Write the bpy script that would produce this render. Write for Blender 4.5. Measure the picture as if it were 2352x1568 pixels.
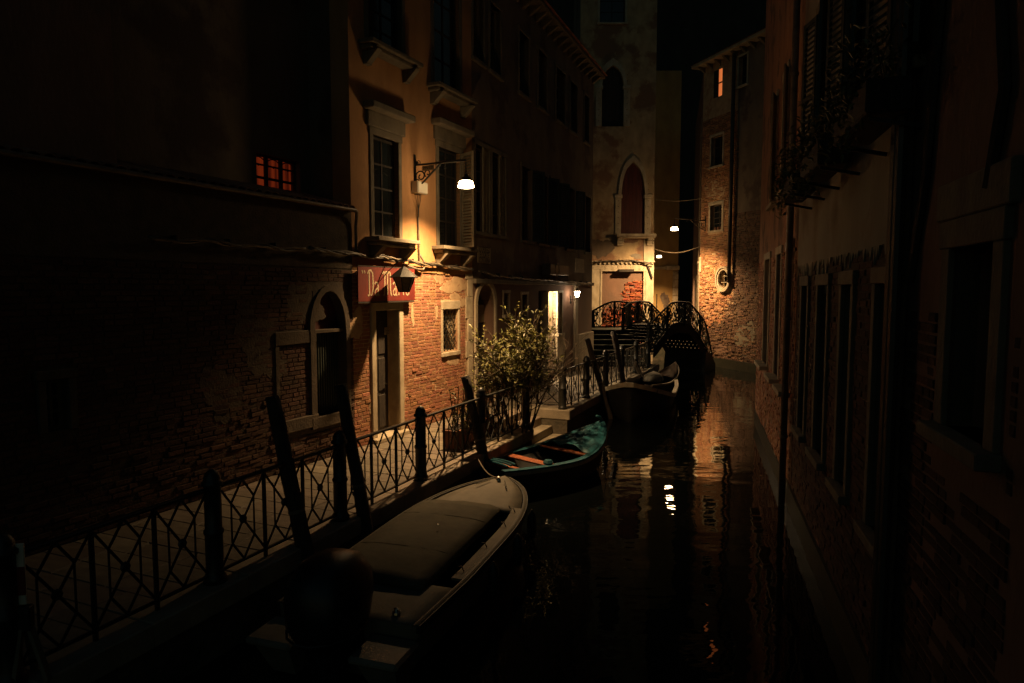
import bpy, math, random
from mathutils import Vector, Matrix, Euler
R = math.radians
rnd = random.Random(7)
for o in list(bpy.data.objects): bpy.data.objects.remove(o)
scene = bpy.context.scene
COL = scene.collection

# ------------------------------------------------------------------ camera
CAM_H, F_PX, HOR = 3.7, 1568.0, 664.0          # measured on a 2352 x 1568 view
PITCH = math.atan((784.0 - HOR) / F_PX)
cam_d = bpy.data.cameras.new('camera'); cam = bpy.data.objects.new('camera', cam_d); COL.objects.link(cam)
cam_d.sensor_width = 36.0; cam_d.lens = F_PX / 2352.0 * 36.0
cam_d.clip_start = 0.05; cam_d.clip_end = 600.0
cam.location = (0, 0, CAM_H); cam.rotation_euler = (R(90) - PITCH, 0, 0)
scene.camera = cam

# ------------------------------------------------------------------ night sky, exposure
world = bpy.data.worlds.new('World'); scene.world = world; world.use_nodes = True
wn = world.node_tree; wn.nodes.clear()
sky = wn.nodes.new('ShaderNodeTexSky'); sky.sky_type = 'NISHITA'; sky.sun_disc = False
sky.sun_elevation = R(-2.0); sky.sun_rotation = R(200)
bg = wn.nodes.new('ShaderNodeBackground'); bg.inputs['Strength'].default_value = 0.14
wo = wn.nodes.new('ShaderNodeOutputWorld')
tint = wn.nodes.new('ShaderNodeMixRGB'); tint.blend_type = 'MULTIPLY'; tint.inputs[0].default_value = 1; tint.inputs[2].default_value = (0.62, 1.0, 0.95, 1)
wn.links.new(sky.outputs[0], tint.inputs[1]); wn.links.new(tint.outputs[0], bg.inputs['Color']); wn.links.new(bg.outputs[0], wo.inputs['Surface'])
vs = scene.view_settings
scene.display_settings.display_device = 'sRGB'
vs.view_transform = 'Standard'; vs.look = 'None'; vs.gamma = 1.0; vs.use_curve_mapping = False; vs.exposure = 0.0
scene.render.engine = 'CYCLES'
cy = scene.cycles
cy.max_bounces = 6; cy.diffuse_bounces = 4; cy.glossy_bounces = 4; cy.transmission_bounces = 4
cy.sample_clamp_indirect = 4.0; cy.use_denoising = True; cy.caustics_reflective = False; cy.caustics_refractive = False

# ------------------------------------------------------------------ measuring: a view ray against real planes
def ray(px, py):
    d = Vector(((px - 1176.0) / F_PX, (784.0 - py) / F_PX, -1.0))
    return (Matrix.Rotation(R(90) - PITCH, 3, 'X') @ d).normalized()
EYE = Vector((0, 0, CAM_H))
def hit(px, py, p, n):
    d = ray(px, py); n = Vector(n); return EYE + d * ((Vector(p) - EYE).dot(n) / d.dot(n))
def on_z(px, py, z): return hit(px, py, (0, 0, z), (0, 0, 1))
def at_y(px, py, y): return hit(px, py, (0, y, 0), (0, 1, 0))

class Frame:
    """A wall frame: local X runs along the wall, -Y points out of it, Z is up."""
    def __init__(s, o, ang):
        s.o = Vector((o[0], o[1], 0)); s.a = R(ang); s.x = Vector((math.cos(s.a), math.sin(s.a), 0))
        s.n = Vector((math.sin(s.a), -math.cos(s.a), 0))
    def uz(s, px, py, out=0.0):
        h = hit(px, py, s.o + s.n * out, s.n); return ((h - s.o).dot(s.x), h.z)
    def rect(s, x0, y0, x1, y1, out=0.0):
        a = s.uz(x0, (y0 + y1) / 2, out)[0]; b = s.uz(x1, (y0 + y1) / 2, out)[0]
        xm = (x0 + x1) / 2
        return (min(a, b), max(a, b), s.uz(xm, y1, out)[1], s.uz(xm, y0, out)[1])
    def w(s, u, out, z): p = s.o + s.x * u + s.n * out; return Vector((p.x, p.y, z))

# ------------------------------------------------------------------ materials
def nd(nt, t, **kw):
    n = nt.nodes.new(t)
    for k, v in kw.items(): setattr(n, k, v)
    return n
MATS = {}
def mat(name, c1, c2=None, rough=0.8, scale=3.0, stretch=(1, 1, 1), bump=0.15, bscale=40.0, metal=0.0,
        spots=None, spot_scale=1.2, spot_lo=0.52, spot_hi=0.6, per_piece=0.0, spec=0.5, emit=None, coat=0.0):
    m = bpy.data.materials.new(name); m.use_nodes = True; nt = m.node_tree; nt.nodes.clear()
    out = nd(nt, 'ShaderNodeOutputMaterial'); b = nd(nt, 'ShaderNodeBsdfPrincipled')
    nt.links.new(b.outputs[0], out.inputs[0])
    b.inputs['Roughness'].default_value = rough; b.inputs['Metallic'].default_value = metal
    b.inputs['Specular IOR Level'].default_value = spec; b.inputs['Coat Weight'].default_value = coat
    c2 = c2 or tuple(x * 0.72 for x in c1)
    tc = nd(nt, 'ShaderNodeTexCoord'); mp = nd(nt, 'ShaderNodeMapping'); mp.inputs['Scale'].default_value = stretch
    nt.links.new(tc.outputs['Object'], mp.inputs['Vector'])
    vec = mp.outputs[0]
    if per_piece:
        oi = nd(nt, 'ShaderNodeObjectInfo'); ge = nd(nt, 'ShaderNodeNewGeometry')
        ad = nd(nt, 'ShaderNodeMath', operation='ADD'); nt.links.new(oi.outputs['Random'], ad.inputs[0]); nt.links.new(ge.outputs['Random Per Island'], ad.inputs[1])
        fr = nd(nt, 'ShaderNodeMath', operation='FRACT'); nt.links.new(ad.outputs[0], fr.inputs[0])
        vo = nd(nt, 'ShaderNodeVectorMath', operation='ADD'); sc = nd(nt, 'ShaderNodeVectorMath', operation='SCALE')
        cx = nd(nt, 'ShaderNodeCombineXYZ'); nt.links.new(fr.outputs[0], cx.inputs[0]); nt.links.new(fr.outputs[0], cx.inputs[1])
        nt.links.new(cx.outputs[0], sc.inputs[0]); sc.inputs['Scale'].default_value = 37.0
        nt.links.new(vec, vo.inputs[0]); nt.links.new(sc.outputs[0], vo.inputs[1]); vec = vo.outputs[0]
    nz = nd(nt, 'ShaderNodeTexNoise'); nz.inputs['Scale'].default_value = scale; nz.inputs['Detail'].default_value = 6; nz.inputs['Roughness'].default_value = 0.62
    nt.links.new(vec, nz.inputs['Vector'])
    rp = nd(nt, 'ShaderNodeValToRGB'); rp.color_ramp.elements[0].position = 0.36; rp.color_ramp.elements[1].position = 0.66
    rp.color_ramp.elements[0].color = (*c2, 1); rp.color_ramp.elements[1].color = (*c1, 1)
    nt.links.new(nz.outputs['Fac'], rp.inputs[0]); col = rp.outputs[0]
    if spots:
        n2 = nd(nt, 'ShaderNodeTexNoise'); n2.inputs['Scale'].default_value = spot_scale; n2.inputs['Detail'].default_value = 8; n2.inputs['Roughness'].default_value = 0.6
        nt.links.new(tc.outputs['Object'], n2.inputs['Vector'])
        r2 = nd(nt, 'ShaderNodeValToRGB'); r2.color_ramp.elements[0].position = spot_lo; r2.color_ramp.elements[1].position = spot_hi
        nt.links.new(n2.outputs['Fac'], r2.inputs[0])
        mx = nd(nt, 'ShaderNodeMixRGB'); mx.inputs[2].default_value = (*spots, 1)
        nt.links.new(r2.outputs[0], mx.inputs[0]); nt.links.new(col, mx.inputs[1]); col = mx.outputs[0]
    if per_piece:
        hs = nd(nt, 'ShaderNodeHueSaturation'); mr = nd(nt, 'ShaderNodeMapRange')
        mr.inputs['To Min'].default_value = 1 - per_piece; mr.inputs['To Max'].default_value = 1 + per_piece * 0.6
        nt.links.new(fr.outputs[0], mr.inputs['Value']); nt.links.new(mr.outputs[0], hs.inputs['Value'])
        f2 = nd(nt, 'ShaderNodeMath', operation='MULTIPLY'); f2.inputs[1].default_value = 7.31
        nt.links.new(fr.outputs[0], f2.inputs[0]); f3 = nd(nt, 'ShaderNodeMath', operation='FRACT'); nt.links.new(f2.outputs[0], f3.inputs[0])
        m2 = nd(nt, 'ShaderNodeMapRange'); m2.inputs['To Min'].default_value = 0.485; m2.inputs['To Max'].default_value = 0.512
        nt.links.new(f3.outputs[0], m2.inputs['Value']); nt.links.new(m2.outputs[0], hs.inputs['Hue'])
        nt.links.new(col, hs.inputs['Color']); col = hs.outputs[0]
    nt.links.new(col, b.inputs['Base Color'])
    if bump:
        nb = nd(nt, 'ShaderNodeTexNoise'); nb.inputs['Scale'].default_value = bscale; nb.inputs['Detail'].default_value = 5
        nt.links.new(vec, nb.inputs['Vector'])
        bp = nd(nt, 'ShaderNodeBump'); bp.inputs['Strength'].default_value = bump; bp.inputs['Distance'].default_value = 0.02
        nt.links.new(nb.outputs['Fac'], bp.inputs['Height']); nt.links.new(bp.outputs[0], b.inputs['Normal'])
    if emit:
        b.inputs['Emission Color'].default_value = (*emit[0], 1); b.inputs['Emission Strength'].default_value = emit[1]
    MATS[name] = m; return m

LAMP = (1.0, 0.60, 0.265)
mat('ochre', (0.52, 0.285, 0.125), (0.38, 0.195, 0.08), 0.9, 1.6, (1, 1, 0.35), 0.35, 22, spots=(0.30, 0.15, 0.07), spot_scale=0.9, spot_lo=0.55, spot_hi=0.75)
mat('rose_plaster', (0.22, 0.125, 0.085), (0.15, 0.09, 0.062), 0.9, 1.4, (1, 1, 0.4), 0.35, 22, spots=(0.16, 0.10, 0.07), spot_scale=0.8)
mat('grey_plaster', (0.33, 0.32, 0.26), (0.24, 0.23, 0.185), 0.9, 1.3, (1, 1, 0.35), 0.35, 20, spots=(0.16, 0.12, 0.085), spot_scale=0.7, spot_lo=0.5, spot_hi=0.66)
mat('dark_plaster', (0.20, 0.15, 0.10), (0.12, 0.09, 0.065), 0.9, 1.2, (1, 1, 0.4), 0.35, 20, spots=(0.09, 0.06, 0.045), spot_scale=0.7)
mat('cream_plaster', (0.47, 0.36, 0.21), (0.30, 0.22, 0.13), 0.9, 2.2, (1, 1, 0.6), 0.4, 18, spots=(0.23, 0.13, 0.075), spot_scale=0.55, spot_lo=0.5, spot_hi=0.56)
mat('yellow_plaster', (0.46, 0.30, 0.11), (0.34, 0.21, 0.08), 0.9, 1.5, (1, 1, 0.5), 0.25, 22)
mat('mortar', (0.52, 0.37, 0.22), (0.38, 0.26, 0.15), 0.95, 5, (1, 1, 1), 0.6, 45, spots=(0.33, 0.18, 0.10), spot_scale=1.6)
mat('brick', (0.36, 0.165, 0.084), (0.27, 0.117, 0.058), 0.92, 9, (1, 1, 1), 0.45, 30, per_piece=0.27)
mat('rose_light', (0.40, 0.205, 0.115), (0.28, 0.14, 0.08), 0.9, 1.6, (1, 1, 0.3), 0.4, 22, spots=(0.14, 0.08, 0.05), spot_scale=1.1)
mat('dark_brick', (0.17, 0.088, 0.046), (0.085, 0.045, 0.026), 0.85, 6, (1, 1, 1), 0.6, 30, per_piece=0.5)
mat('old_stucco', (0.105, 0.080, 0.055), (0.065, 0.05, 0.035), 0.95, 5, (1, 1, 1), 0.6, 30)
mat('backdrop_black', (0.045, 0.042, 0.036), (0.03, 0.028, 0.024), 0.95, 1.2, (1, 1, 0.4), 0.3, 20)
mat('dirty_dim_mortar', (0.085, 0.064, 0.044), (0.05, 0.038, 0.027), 0.95, 5, (1, 1, 1), 0.6, 45)  # darker mortar: dirt, and weaker lamplight painted into the wing
mat('dirty_dim_brick', (0.100, 0.050, 0.030), (0.060, 0.030, 0.019), 0.95, 9, (1, 1, 1), 0.55, 30, per_piece=0.45)  # dirt on the right bank; on the wing it paints in weaker lamplight
mat('pale_brick', (0.38, 0.19, 0.085), (0.27, 0.12, 0.055), 0.92, 6, (1, 1, 1), 0.6, 30, per_piece=0.5)
mat('red_brick', (0.42, 0.12, 0.05), (0.24, 0.065, 0.03), 0.92, 7, (1, 1, 1), 0.6, 30, per_piece=0.5)
mat('stone', (0.50, 0.43, 0.31), (0.34, 0.28, 0.19), 0.8, 4, (1, 1, 0.6), 0.3, 35, spots=(0.20, 0.16, 0.11), spot_scale=2.0, spot_lo=0.58, spot_hi=0.74)
mat('aged_stone', (0.19, 0.16, 0.11), (0.115, 0.097, 0.068), 0.85, 4, (1, 1, 0.6), 0.35, 35)
mat('paving', (0.22, 0.185, 0.135), (0.14, 0.115, 0.085), 0.65, 3, (1, 1, 1), 0.35, 45, per_piece=0.25)
mat('kerb', (0.36, 0.30, 0.22), (0.22, 0.18, 0.13), 0.65, 3, (1, 1, 1), 0.35, 40, per_piece=0.2)
mat('joint', (0.07, 0.055, 0.04), None, 0.95)
mat('quay_wall', (0.12, 0.095, 0.065), (0.05, 0.045, 0.03), 0.8, 2.2, (1, 1, 1), 0.8, 14, spots=(0.03, 0.035, 0.02), spot_scale=1.0)
mat('matte_iron', (0.016, 0.017, 0.016), (0.009, 0.010, 0.009), 0.75, 12, (1, 1, 1), 0.2, 60, spec=0.2)
mat('iron', (0.020, 0.021, 0.019), (0.010, 0.011, 0.010), 0.42, 12, (1, 1, 1), 0.15, 60)
mat('green_iron', (0.05, 0.06, 0.042), (0.025, 0.03, 0.022), 0.5, 12, (1, 1, 1), 0.2, 60)
mat('dark_wood', (0.035, 0.026, 0.018), (0.016, 0.012, 0.009), 0.75, 6, (4, 4, 0.6), 0.5, 30)
mat('pole_wood', (0.075, 0.055, 0.036), (0.03, 0.022, 0.016), 0.85, 6, (5, 5, 0.7), 0.9, 26)
mat('green_shutter', (0.030, 0.045, 0.036), (0.016, 0.026, 0.021), 0.6, 5, (3, 3, 0.6), 0.3, 40)
mat('pale_shutter', (0.25, 0.21, 0.135), (0.17, 0.14, 0.09), 0.75, 3, (1, 1, 0.5), 0.3, 40)
mat('red_shutter', (0.085, 0.016, 0.012), (0.05, 0.010, 0.008), 0.7, 3, (2, 2, 0.5), 0.3, 40)
mat('glass', (0.012, 0.015, 0.016), (0.008, 0.010, 0.011), 0.06, 2, (1, 1, 1), 0.03, 6)
mat('lantern_glass', (0.22, 0.16, 0.09), (0.10, 0.075, 0.045), 0.35, 25, (1, 1, 1), 0.6, 60)
mat('void', (0.010, 0.011, 0.011), None, 0.9, bump=0)
mat('sign_red', (0.17, 0.017, 0.010), (0.115, 0.012, 0.008), 0.6, 6, (1, 1, 0.4), 0.1, 30, spots=(0.40, 0.10, 0.04), spot_scale=2.6, spot_lo=0.6, spot_hi=0.8)
mat('sign_cream', (0.50, 0.40, 0.25), (0.40, 0.31, 0.19), 0.7, 14)
mat('ink', (0.03, 0.025, 0.02), None, 0.9, bump=0)
mat('white_box', (0.70, 0.66, 0.55), (0.60, 0.56, 0.46), 0.5, 4, bump=0.05)
mat('plaque', (0.40, 0.34, 0.22), (0.28, 0.22, 0.14), 0.85, 7)
mat('cable', (0.20, 0.155, 0.10), (0.10, 0.08, 0.055), 0.5, 9)
mat('dark_cable', (0.05, 0.042, 0.032), None, 0.45, 9)
mat('copper_pipe', (0.20, 0.15, 0.10), (0.10, 0.07, 0.05), 0.45, 5)
mat('roof_tile', (0.26, 0.13, 0.075), (0.13, 0.065, 0.04), 0.9, 4, bump=0.5, per_piece=0.35)
mat('bark', (0.10, 0.075, 0.05), (0.05, 0.036, 0.024), 0.9, 14, bump=0.8)
mat('leaf', (0.19, 0.165, 0.042), (0.070, 0.085, 0.022), 0.48, 4, bump=0.1, per_piece=0.45)
mat('terracotta', (0.24, 0.10, 0.055), (0.14, 0.06, 0.035), 0.85, 5)
mat('soil', (0.03, 0.022, 0.016), None, 0.95, 20)
mat('teal_paint', (0.016, 0.100, 0.128), (0.010, 0.058, 0.075), 0.42, 5, bump=0.15)
mat('teal_cloth', (0.020, 0.16, 0.20), (0.007, 0.045, 0.06), 0.55, 3.2, bump=0.5, bscale=9)
mat('orange_paint', (0.33, 0.095, 0.032), (0.22, 0.06, 0.022), 0.5, 9, (1, 1, 1), 0.2)
mat('tide', (0.022, 0.022, 0.013), (0.010, 0.012, 0.007), 0.5, 5, (1, 1, 1), 0.6, 30)
mat('hull_brown', (0.075, 0.045, 0.028), (0.035, 0.022, 0.015), 0.8, 4, bump=0.2)
mat('hull_dark', (0.014, 0.014, 0.013), (0.008, 0.008, 0.008), 0.55, 4, bump=0.2)
mat('hull_white', (0.20, 0.18, 0.135), (0.12, 0.11, 0.085), 0.45, 3, bump=0.1)
mat('pale_rail', (0.46, 0.39, 0.27), (0.30, 0.25, 0.17), 0.6, 5, bump=0.2)
mat('canvas', (0.105, 0.094, 0.060), (0.066, 0.060, 0.040), 0.85, 2.4, bump=0.4, bscale=8)
mat('deck_grey', (0.20, 0.175, 0.13), (0.14, 0.125, 0.092), 0.7, 3, bump=0.15)
mat('engine_black', (0.010, 0.011, 0.012), (0.006, 0.007, 0.007), 0.4, 5, bump=0.1)
mat('chrome', (0.6, 0.58, 0.52), None, 0.22, 5, metal=1.0, bump=0)
mat('tarp_grey', (0.10, 0.09, 0.068), (0.055, 0.05, 0.04), 0.7, 4, bump=0.5, bscale=9)
mat('bed', (0.03, 0.028, 0.022), None, 0.95)
mat('stain_wood', (0.20, 0.15, 0.09), (0.10, 0.07, 0.042), 0.6, 5, (3, 3, 0.5), 0.3, 40)
mat('lamp_glow', (0.9, 0.85, 0.75), None, 0.5, bump=0, emit=((1.0, 0.64, 0.31), 82.0))
mat('lamp_lens', (0.9, 0.85, 0.75), None, 0.5, bump=0, emit=((1.0, 0.70, 0.38), 24.0))
mat('far_glow', (0.9, 0.85, 0.75), None, 0.5, bump=0, emit=((1.0, 0.62, 0.28), 125.0))
mat('far_lens', (0.9, 0.85, 0.75), None, 0.5, bump=0, emit=((1.0, 0.70, 0.36), 30.0))
mat('alley_glow', (0.9, 0.85, 0.75), None, 0.5, bump=0, emit=((1.0, 0.74, 0.45), 10.0))
mat('alley_lens', (0.9, 0.85, 0.75), None, 0.5, bump=0, emit=((1.0, 0.70, 0.36), 24.0))
mat('bulb_glow', (0.9, 0.85, 0.8), None, 0.5, bump=0, emit=((1.0, 0.72, 0.45), 60.0))
mat('hall_lamp', (0.9, 0.8, 0.7), None, 0.5, bump=0, emit=((1.0, 0.70, 0.38), 1500.0))
mat('hall_glow', (0.9, 0.8, 0.7), None, 0.5, bump=0, emit=((1.0, 0.78, 0.55), 7.0))
mat('red_room', (0.60, 0.075, 0.018), (0.10, 0.012, 0.005), 0.8, 9, (1, 1, 0.05), 0)
mat('amber_room', (0.6, 0.3, 0.1), None, 0.8, bump=0, emit=((1.0, 0.24, 0.06), 0.60))
def glow_noise(name, c, strength):          # a lit curtain: brighter and darker folds
    m = MATS[name]; nt = m.node_tree; b = [n for n in nt.nodes if n.type == 'BSDF_PRINCIPLED'][0]
    rp = [n for n in nt.nodes if n.type == 'VALTORGB'][0]
    mx = nd(nt, 'ShaderNodeMixRGB'); mx.blend_type = 'MULTIPLY'; mx.inputs[0].default_value = 1; mx.inputs[2].default_value = (*c, 1)
    nt.links.new(rp.outputs[0], mx.inputs[1]); nt.links.new(mx.outputs[0], b.inputs['Emission Color']); b.inputs['Emission Strength'].default_value = strength
glow_noise('red_room', (1.0, 0.9, 0.8), 0.20)

def water_mat():
    m = bpy.data.materials.new('canal_water'); m.use_nodes = True; nt = m.node_tree; nt.nodes.clear()
    out = nd(nt, 'ShaderNodeOutputMaterial'); b = nd(nt, 'ShaderNodeBsdfPrincipled'); nt.links.new(b.outputs[0], out.inputs[0])
    b.inputs['Base Color'].default_value = (0.003, 0.004, 0.004, 1); b.inputs['Roughness'].default_value = 0.015; b.inputs['IOR'].default_value = 1.5
    tc = nd(nt, 'ShaderNodeTexCoord')
    def noise(sc, st, det):
        mp = nd(nt, 'ShaderNodeMapping'); mp.inputs['Scale'].default_value = st; mp.inputs['Rotation'].default_value = (0, 0, R(-18))
        nt.links.new(tc.outputs['Object'], mp.inputs['Vector'])
        n = nd(nt, 'ShaderNodeTexNoise'); n.inputs['Scale'].default_value = sc; n.inputs['Detail'].default_value = det; n.inputs['Roughness'].default_value = 0.45
        nt.links.new(mp.outputs[0], n.inputs['Vector']); return n.outputs['Fac']
    a = noise(0.9, (0.8, 1.5, 1), 2); c = noise(3.6, (0.7, 1.6, 1), 2)
    ad = nd(nt, 'ShaderNodeMath', operation='MULTIPLY_ADD'); nt.links.new(c, ad.inputs[0]); ad.inputs[1].default_value = 0.16; nt.links.new(a, ad.inputs[2])
    bp = nd(nt, 'ShaderNodeBump'); bp.inputs['Strength'].default_value = 1.0; bp.inputs['Distance'].default_value = 0.014
    nt.links.new(ad.outputs[0], bp.inputs['Height']); nt.links.new(bp.outputs[0], b.inputs['Normal'])
    MATS['water'] = m
water_mat()

# ------------------------------------------------------------------ building blocks
def link(o, parent=None):
    COL.objects.link(o)
    if parent is not None: o.parent = parent
    return o
def thing(name, label, cat, loc=(0, 0, 0), rot=(0, 0, 0), group=None):
    o = bpy.data.objects.new(name, None); o.empty_display_size = 0.2
    o.location = loc; o.rotation_euler = rot; COL.objects.link(o)
    o['label'] = label; o['category'] = cat
    if group: o['group'] = group
    return o
def tag(o, label, cat, group=None):
    o['label'] = label; o['category'] = cat
    if group: o['group'] = group
    return o
def wthing(fr, u, name, label, cat, out=0.0, z=0.0, group=None):
    p = fr.w(u, out, z); return thing(name, label, cat, p, (0, 0, fr.a), group)

class MB:
    def __init__(s): s.v = []; s.f = []
    def add(s, vs, fs):
        n = len(s.v); s.v += [tuple(v) for v in vs]; s.f += [tuple(i + n for i in f) for f in fs]; return s
    def box(s, x0, x1, y0, y1, z0, z1):
        return s.add([(x0, y0, z0), (x1, y0, z0), (x1, y1, z0), (x0, y1, z0), (x0, y0, z1), (x1, y0, z1), (x1, y1, z1), (x0, y1, z1)],
                     [(0, 3, 2, 1), (4, 5, 6, 7), (0, 1, 5, 4), (1, 2, 6, 5), (2, 3, 7, 6), (3, 0, 4, 7)])
    def cbox(s, c, sx, sy, sz, m=None):
        vs = [Vector((x * sx / 2, y * sy / 2, z * sz / 2)) for z in (-1, 1) for x, y in ((-1, -1), (1, -1), (1, 1), (-1, 1))]
        vs = [(m @ v if m else v) + Vector(c) for v in vs]
        return s.add(vs, [(0, 3, 2, 1), (4, 5, 6, 7), (0, 1, 5, 4), (1, 2, 6, 5), (2, 3, 7, 6), (3, 0, 4, 7)])
    def bar(s, a, b, w, t, up=(0, 0, 1)):
        """rectangular bar from a to b, w wide across, t thick along the up/side vector"""
        a = Vector(a); b = Vector(b); d = (b - a).normalized(); u = Vector(up)
        if abs(d.dot(u)) > 0.98: u = Vector((1, 0, 0))
        x = d.cross(u).normalized(); y = x.cross(d).normalized()
        vs = []
        for p in (a, b):
            for i, j in ((-1, -1), (1, -1), (1, 1), (-1, 1)): vs.append(p + x * (i * w / 2) + y * (j * t / 2))
        return s.add(vs, [(0, 1, 2, 3), (7, 6, 5, 4), (0, 4, 5, 1), (1, 5, 6, 2), (2, 6, 7, 3), (3, 7, 4, 0)])
    def tube(s, pts, r, n=6, closed=False):
        pts = [Vector(p) for p in pts]; rs = r if isinstance(r, (list, tuple)) else [r] * len(pts)
        vs = []; k = len(pts); side = None
        for i, p in enumerate(pts):
            if closed: d = (pts[(i + 1) % k] - pts[i - 1])
            else: d = (pts[min(i + 1, k - 1)] - pts[max(i - 1, 0)])
            d = d.normalized() if d.length > 1e-9 else Vector((0, 0, 1))
            if side is None:
                side = d.cross(Vector((0, 0, 1)))
                if side.length < 1e-3: side = d.cross(Vector((1, 0, 0)))
            side = (side - d * side.dot(d)).normalized(); up = d.cross(side)
            for j in range(n):
                t = 2 * math.pi * j / n; vs.append(p + side * (math.cos(t) * rs[i]) + up * (math.sin(t) * rs[i]))
        fs = []
        for i in range(k if closed else k - 1):
            a = i * n; b = ((i + 1) % k) * n
            for j in range(n): fs.append((a + j, a + (j + 1) % n, b + (j + 1) % n, b + j))
        if not closed: fs += [tuple(range(n))[::-1], tuple(range((k - 1) * n, k * n))]
        return s.add(vs, fs)
    def lathe(s, prof, n=16, c=(0, 0, 0), sx=1.0):
        vs = []; fs = []
        for r, z in prof:
            for j in range(n):
                t = 2 * math.pi * j / n; vs.append((c[0] + r * math.cos(t) * sx, c[1] + r * math.sin(t), c[2] + z))
        for i in range(len(prof) - 1):
            for j in range(n):
                a = i * n + j; b = i * n + (j + 1) % n; fs.append((a, b, b + n, a + n))
        fs += [tuple(range(n))[::-1], tuple(range((len(prof) - 1) * n, len(prof) * n))]
        return s.add(vs, fs)
    def prism(s, poly, y0, y1):
        """polygon in local x,z (counter-clockwise seen from -y) pushed from y0 to y1"""
        n = len(poly); vs = [(x, y0, z) for x, z in poly] + [(x, y1, z) for x, z in poly]
        return s.add(vs, [tuple(range(n)), tuple(range(2 * n - 1, n - 1, -1))] + [(i, i + n, (i + 1) % n + n, (i + 1) % n) for i in range(n)])
    def slab(s, poly, z0, z1):
        n = len(poly); vs = [(x, y, z0) for x, y in poly] + [(x, y, z1) for x, y in poly]
        return s.add(vs, [tuple(range(n))[::-1], tuple(range(n, 2 * n))] + [(i, (i + 1) % n, (i + 1) % n + n, i + n) for i in range(n)])
    def strip(s, inner, outer, y0, y1):
        """ring strip between two equally long open polylines in x,z, pushed from y0 to y1"""
        n = len(inner); vs = [(x, y0, z) for x, z in inner] + [(x, y0, z) for x, z in outer] + [(x, y1, z) for x, z in inner] + [(x, y1, z) for x, z in outer]
        fs = []
        for i in range(n - 1):
            fs += [(i, i + 1, n + i + 1, n + i), (2 * n + i, 3 * n + i, 3 * n + i + 1, 2 * n + i + 1),
                   (i, 2 * n + i, 2 * n + i + 1, i + 1), (n + i, n + i + 1, 3 * n + i + 1, 3 * n + i)]
        fs += [(0, n, 3 * n, 2 * n), (n - 1, 3 * n - 1, 4 * n - 1, 2 * n - 1)]
        return s.add(vs, fs)
    def mesh(s, name, m, smooth=False):
        me = bpy.data.meshes.new(name); me.from_pydata(s.v, [], s.f); me.validate()
        me.materials.append(MATS[m] if isinstance(m, str) else m)
        if smooth:
            me.polygons.foreach_set('use_smooth', [True] * len(me.polygons))
        me.update(); return me
    def build(s, name, m, parent=None, smooth=False, bevel=0.0):
        o = bpy.data.objects.new(name, s.mesh(name, m, smooth)); link(o, parent)
        if bevel:
            bv = o.modifiers.new('bevel', 'BEVEL'); bv.width = bevel; bv.segments = 1; bv.limit_method = 'ANGLE'
        return o
def text_mesh(par, body, size, loc, rot, sx, m='ink', ext=.0012):
    cu = bpy.data.curves.new('lettering', 'FONT'); cu.body = body; cu.size = size; cu.align_x = 'CENTER'; cu.align_y = 'CENTER'; cu.extrude = ext
    fo = bpy.data.objects.new('lettering_source', cu); COL.objects.link(fo); bpy.context.view_layer.update()
    me = bpy.data.meshes.new_from_object(fo.evaluated_get(bpy.context.evaluated_depsgraph_get())); bpy.data.objects.remove(fo); me.materials.clear(); me.materials.append(MATS[m])
    o = bpy.data.objects.new('lettering', me); link(o, par); o.location = loc; o.rotation_euler = rot; o.scale = (sx, 1, 1); return o
def fix_normals(o):
    import bmesh
    bm = bmesh.new(); bm.from_mesh(o.data); bmesh.ops.recalc_face_normals(bm, faces=bm.faces); bm.to_mesh(o.data); bm.free(); return o

def wall_mb(u0, u1, z0, z1, holes, th=0.35, out=0.0, mb=None):
    """solid wall with rectangular openings, front at y = -out"""
    mb = mb or MB(); hs = [(max(a, u0), min(b, u1), max(c, z0), min(d, z1)) for a, b, c, d in holes]
    hs = [h for h in hs if h[1] > h[0] and h[3] > h[2]]
    us = sorted({u0, u1, *[h[0] for h in hs], *[h[1] for h in hs]}); zs = sorted({z0, z1, *[h[2] for h in hs], *[h[3] for h in hs]})
    nu, nz = len(us) - 1, len(zs) - 1
    def solid(i, j):
        if not (0 <= i < nu and 0 <= j < nz): return False
        cu, cz = (us[i] + us[i + 1]) / 2, (zs[j] + zs[j + 1]) / 2
        return not any(h[0] < cu < h[1] and h[2] < cz < h[3] for h in hs)
    yf, yb = -out, -out + th
    for i in range(nu):
        for j in range(nz):
            if not solid(i, j): continue
            a, b, c, d = us[i], us[i + 1], zs[j], zs[j + 1]
            mb.add([(a, yf, c), (b, yf, c), (b, yf, d), (a, yf, d)], [(0, 1, 2, 3)])
            mb.add([(a, yb, c), (a, yb, d), (b, yb, d), (b, yb, c)], [(0, 1, 2, 3)])
            if not solid(i - 1, j): mb.add([(a, yf, c), (a, yf, d), (a, yb, d), (a, yb, c)], [(0, 1, 2, 3)])
            if not solid(i + 1, j): mb.add([(b, yf, c), (b, yb, c), (b, yb, d), (b, yf, d)], [(0, 1, 2, 3)])
            if not solid(i, j - 1): mb.add([(a, yf, c), (a, yb, c), (b, yb, c), (b, yf, c)], [(0, 1, 2, 3)])
            if not solid(i, j + 1): mb.add([(a, yf, d), (b, yf, d), (b, yb, d), (a, yb, d)], [(0, 1, 2, 3)])
    return mb

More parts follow.
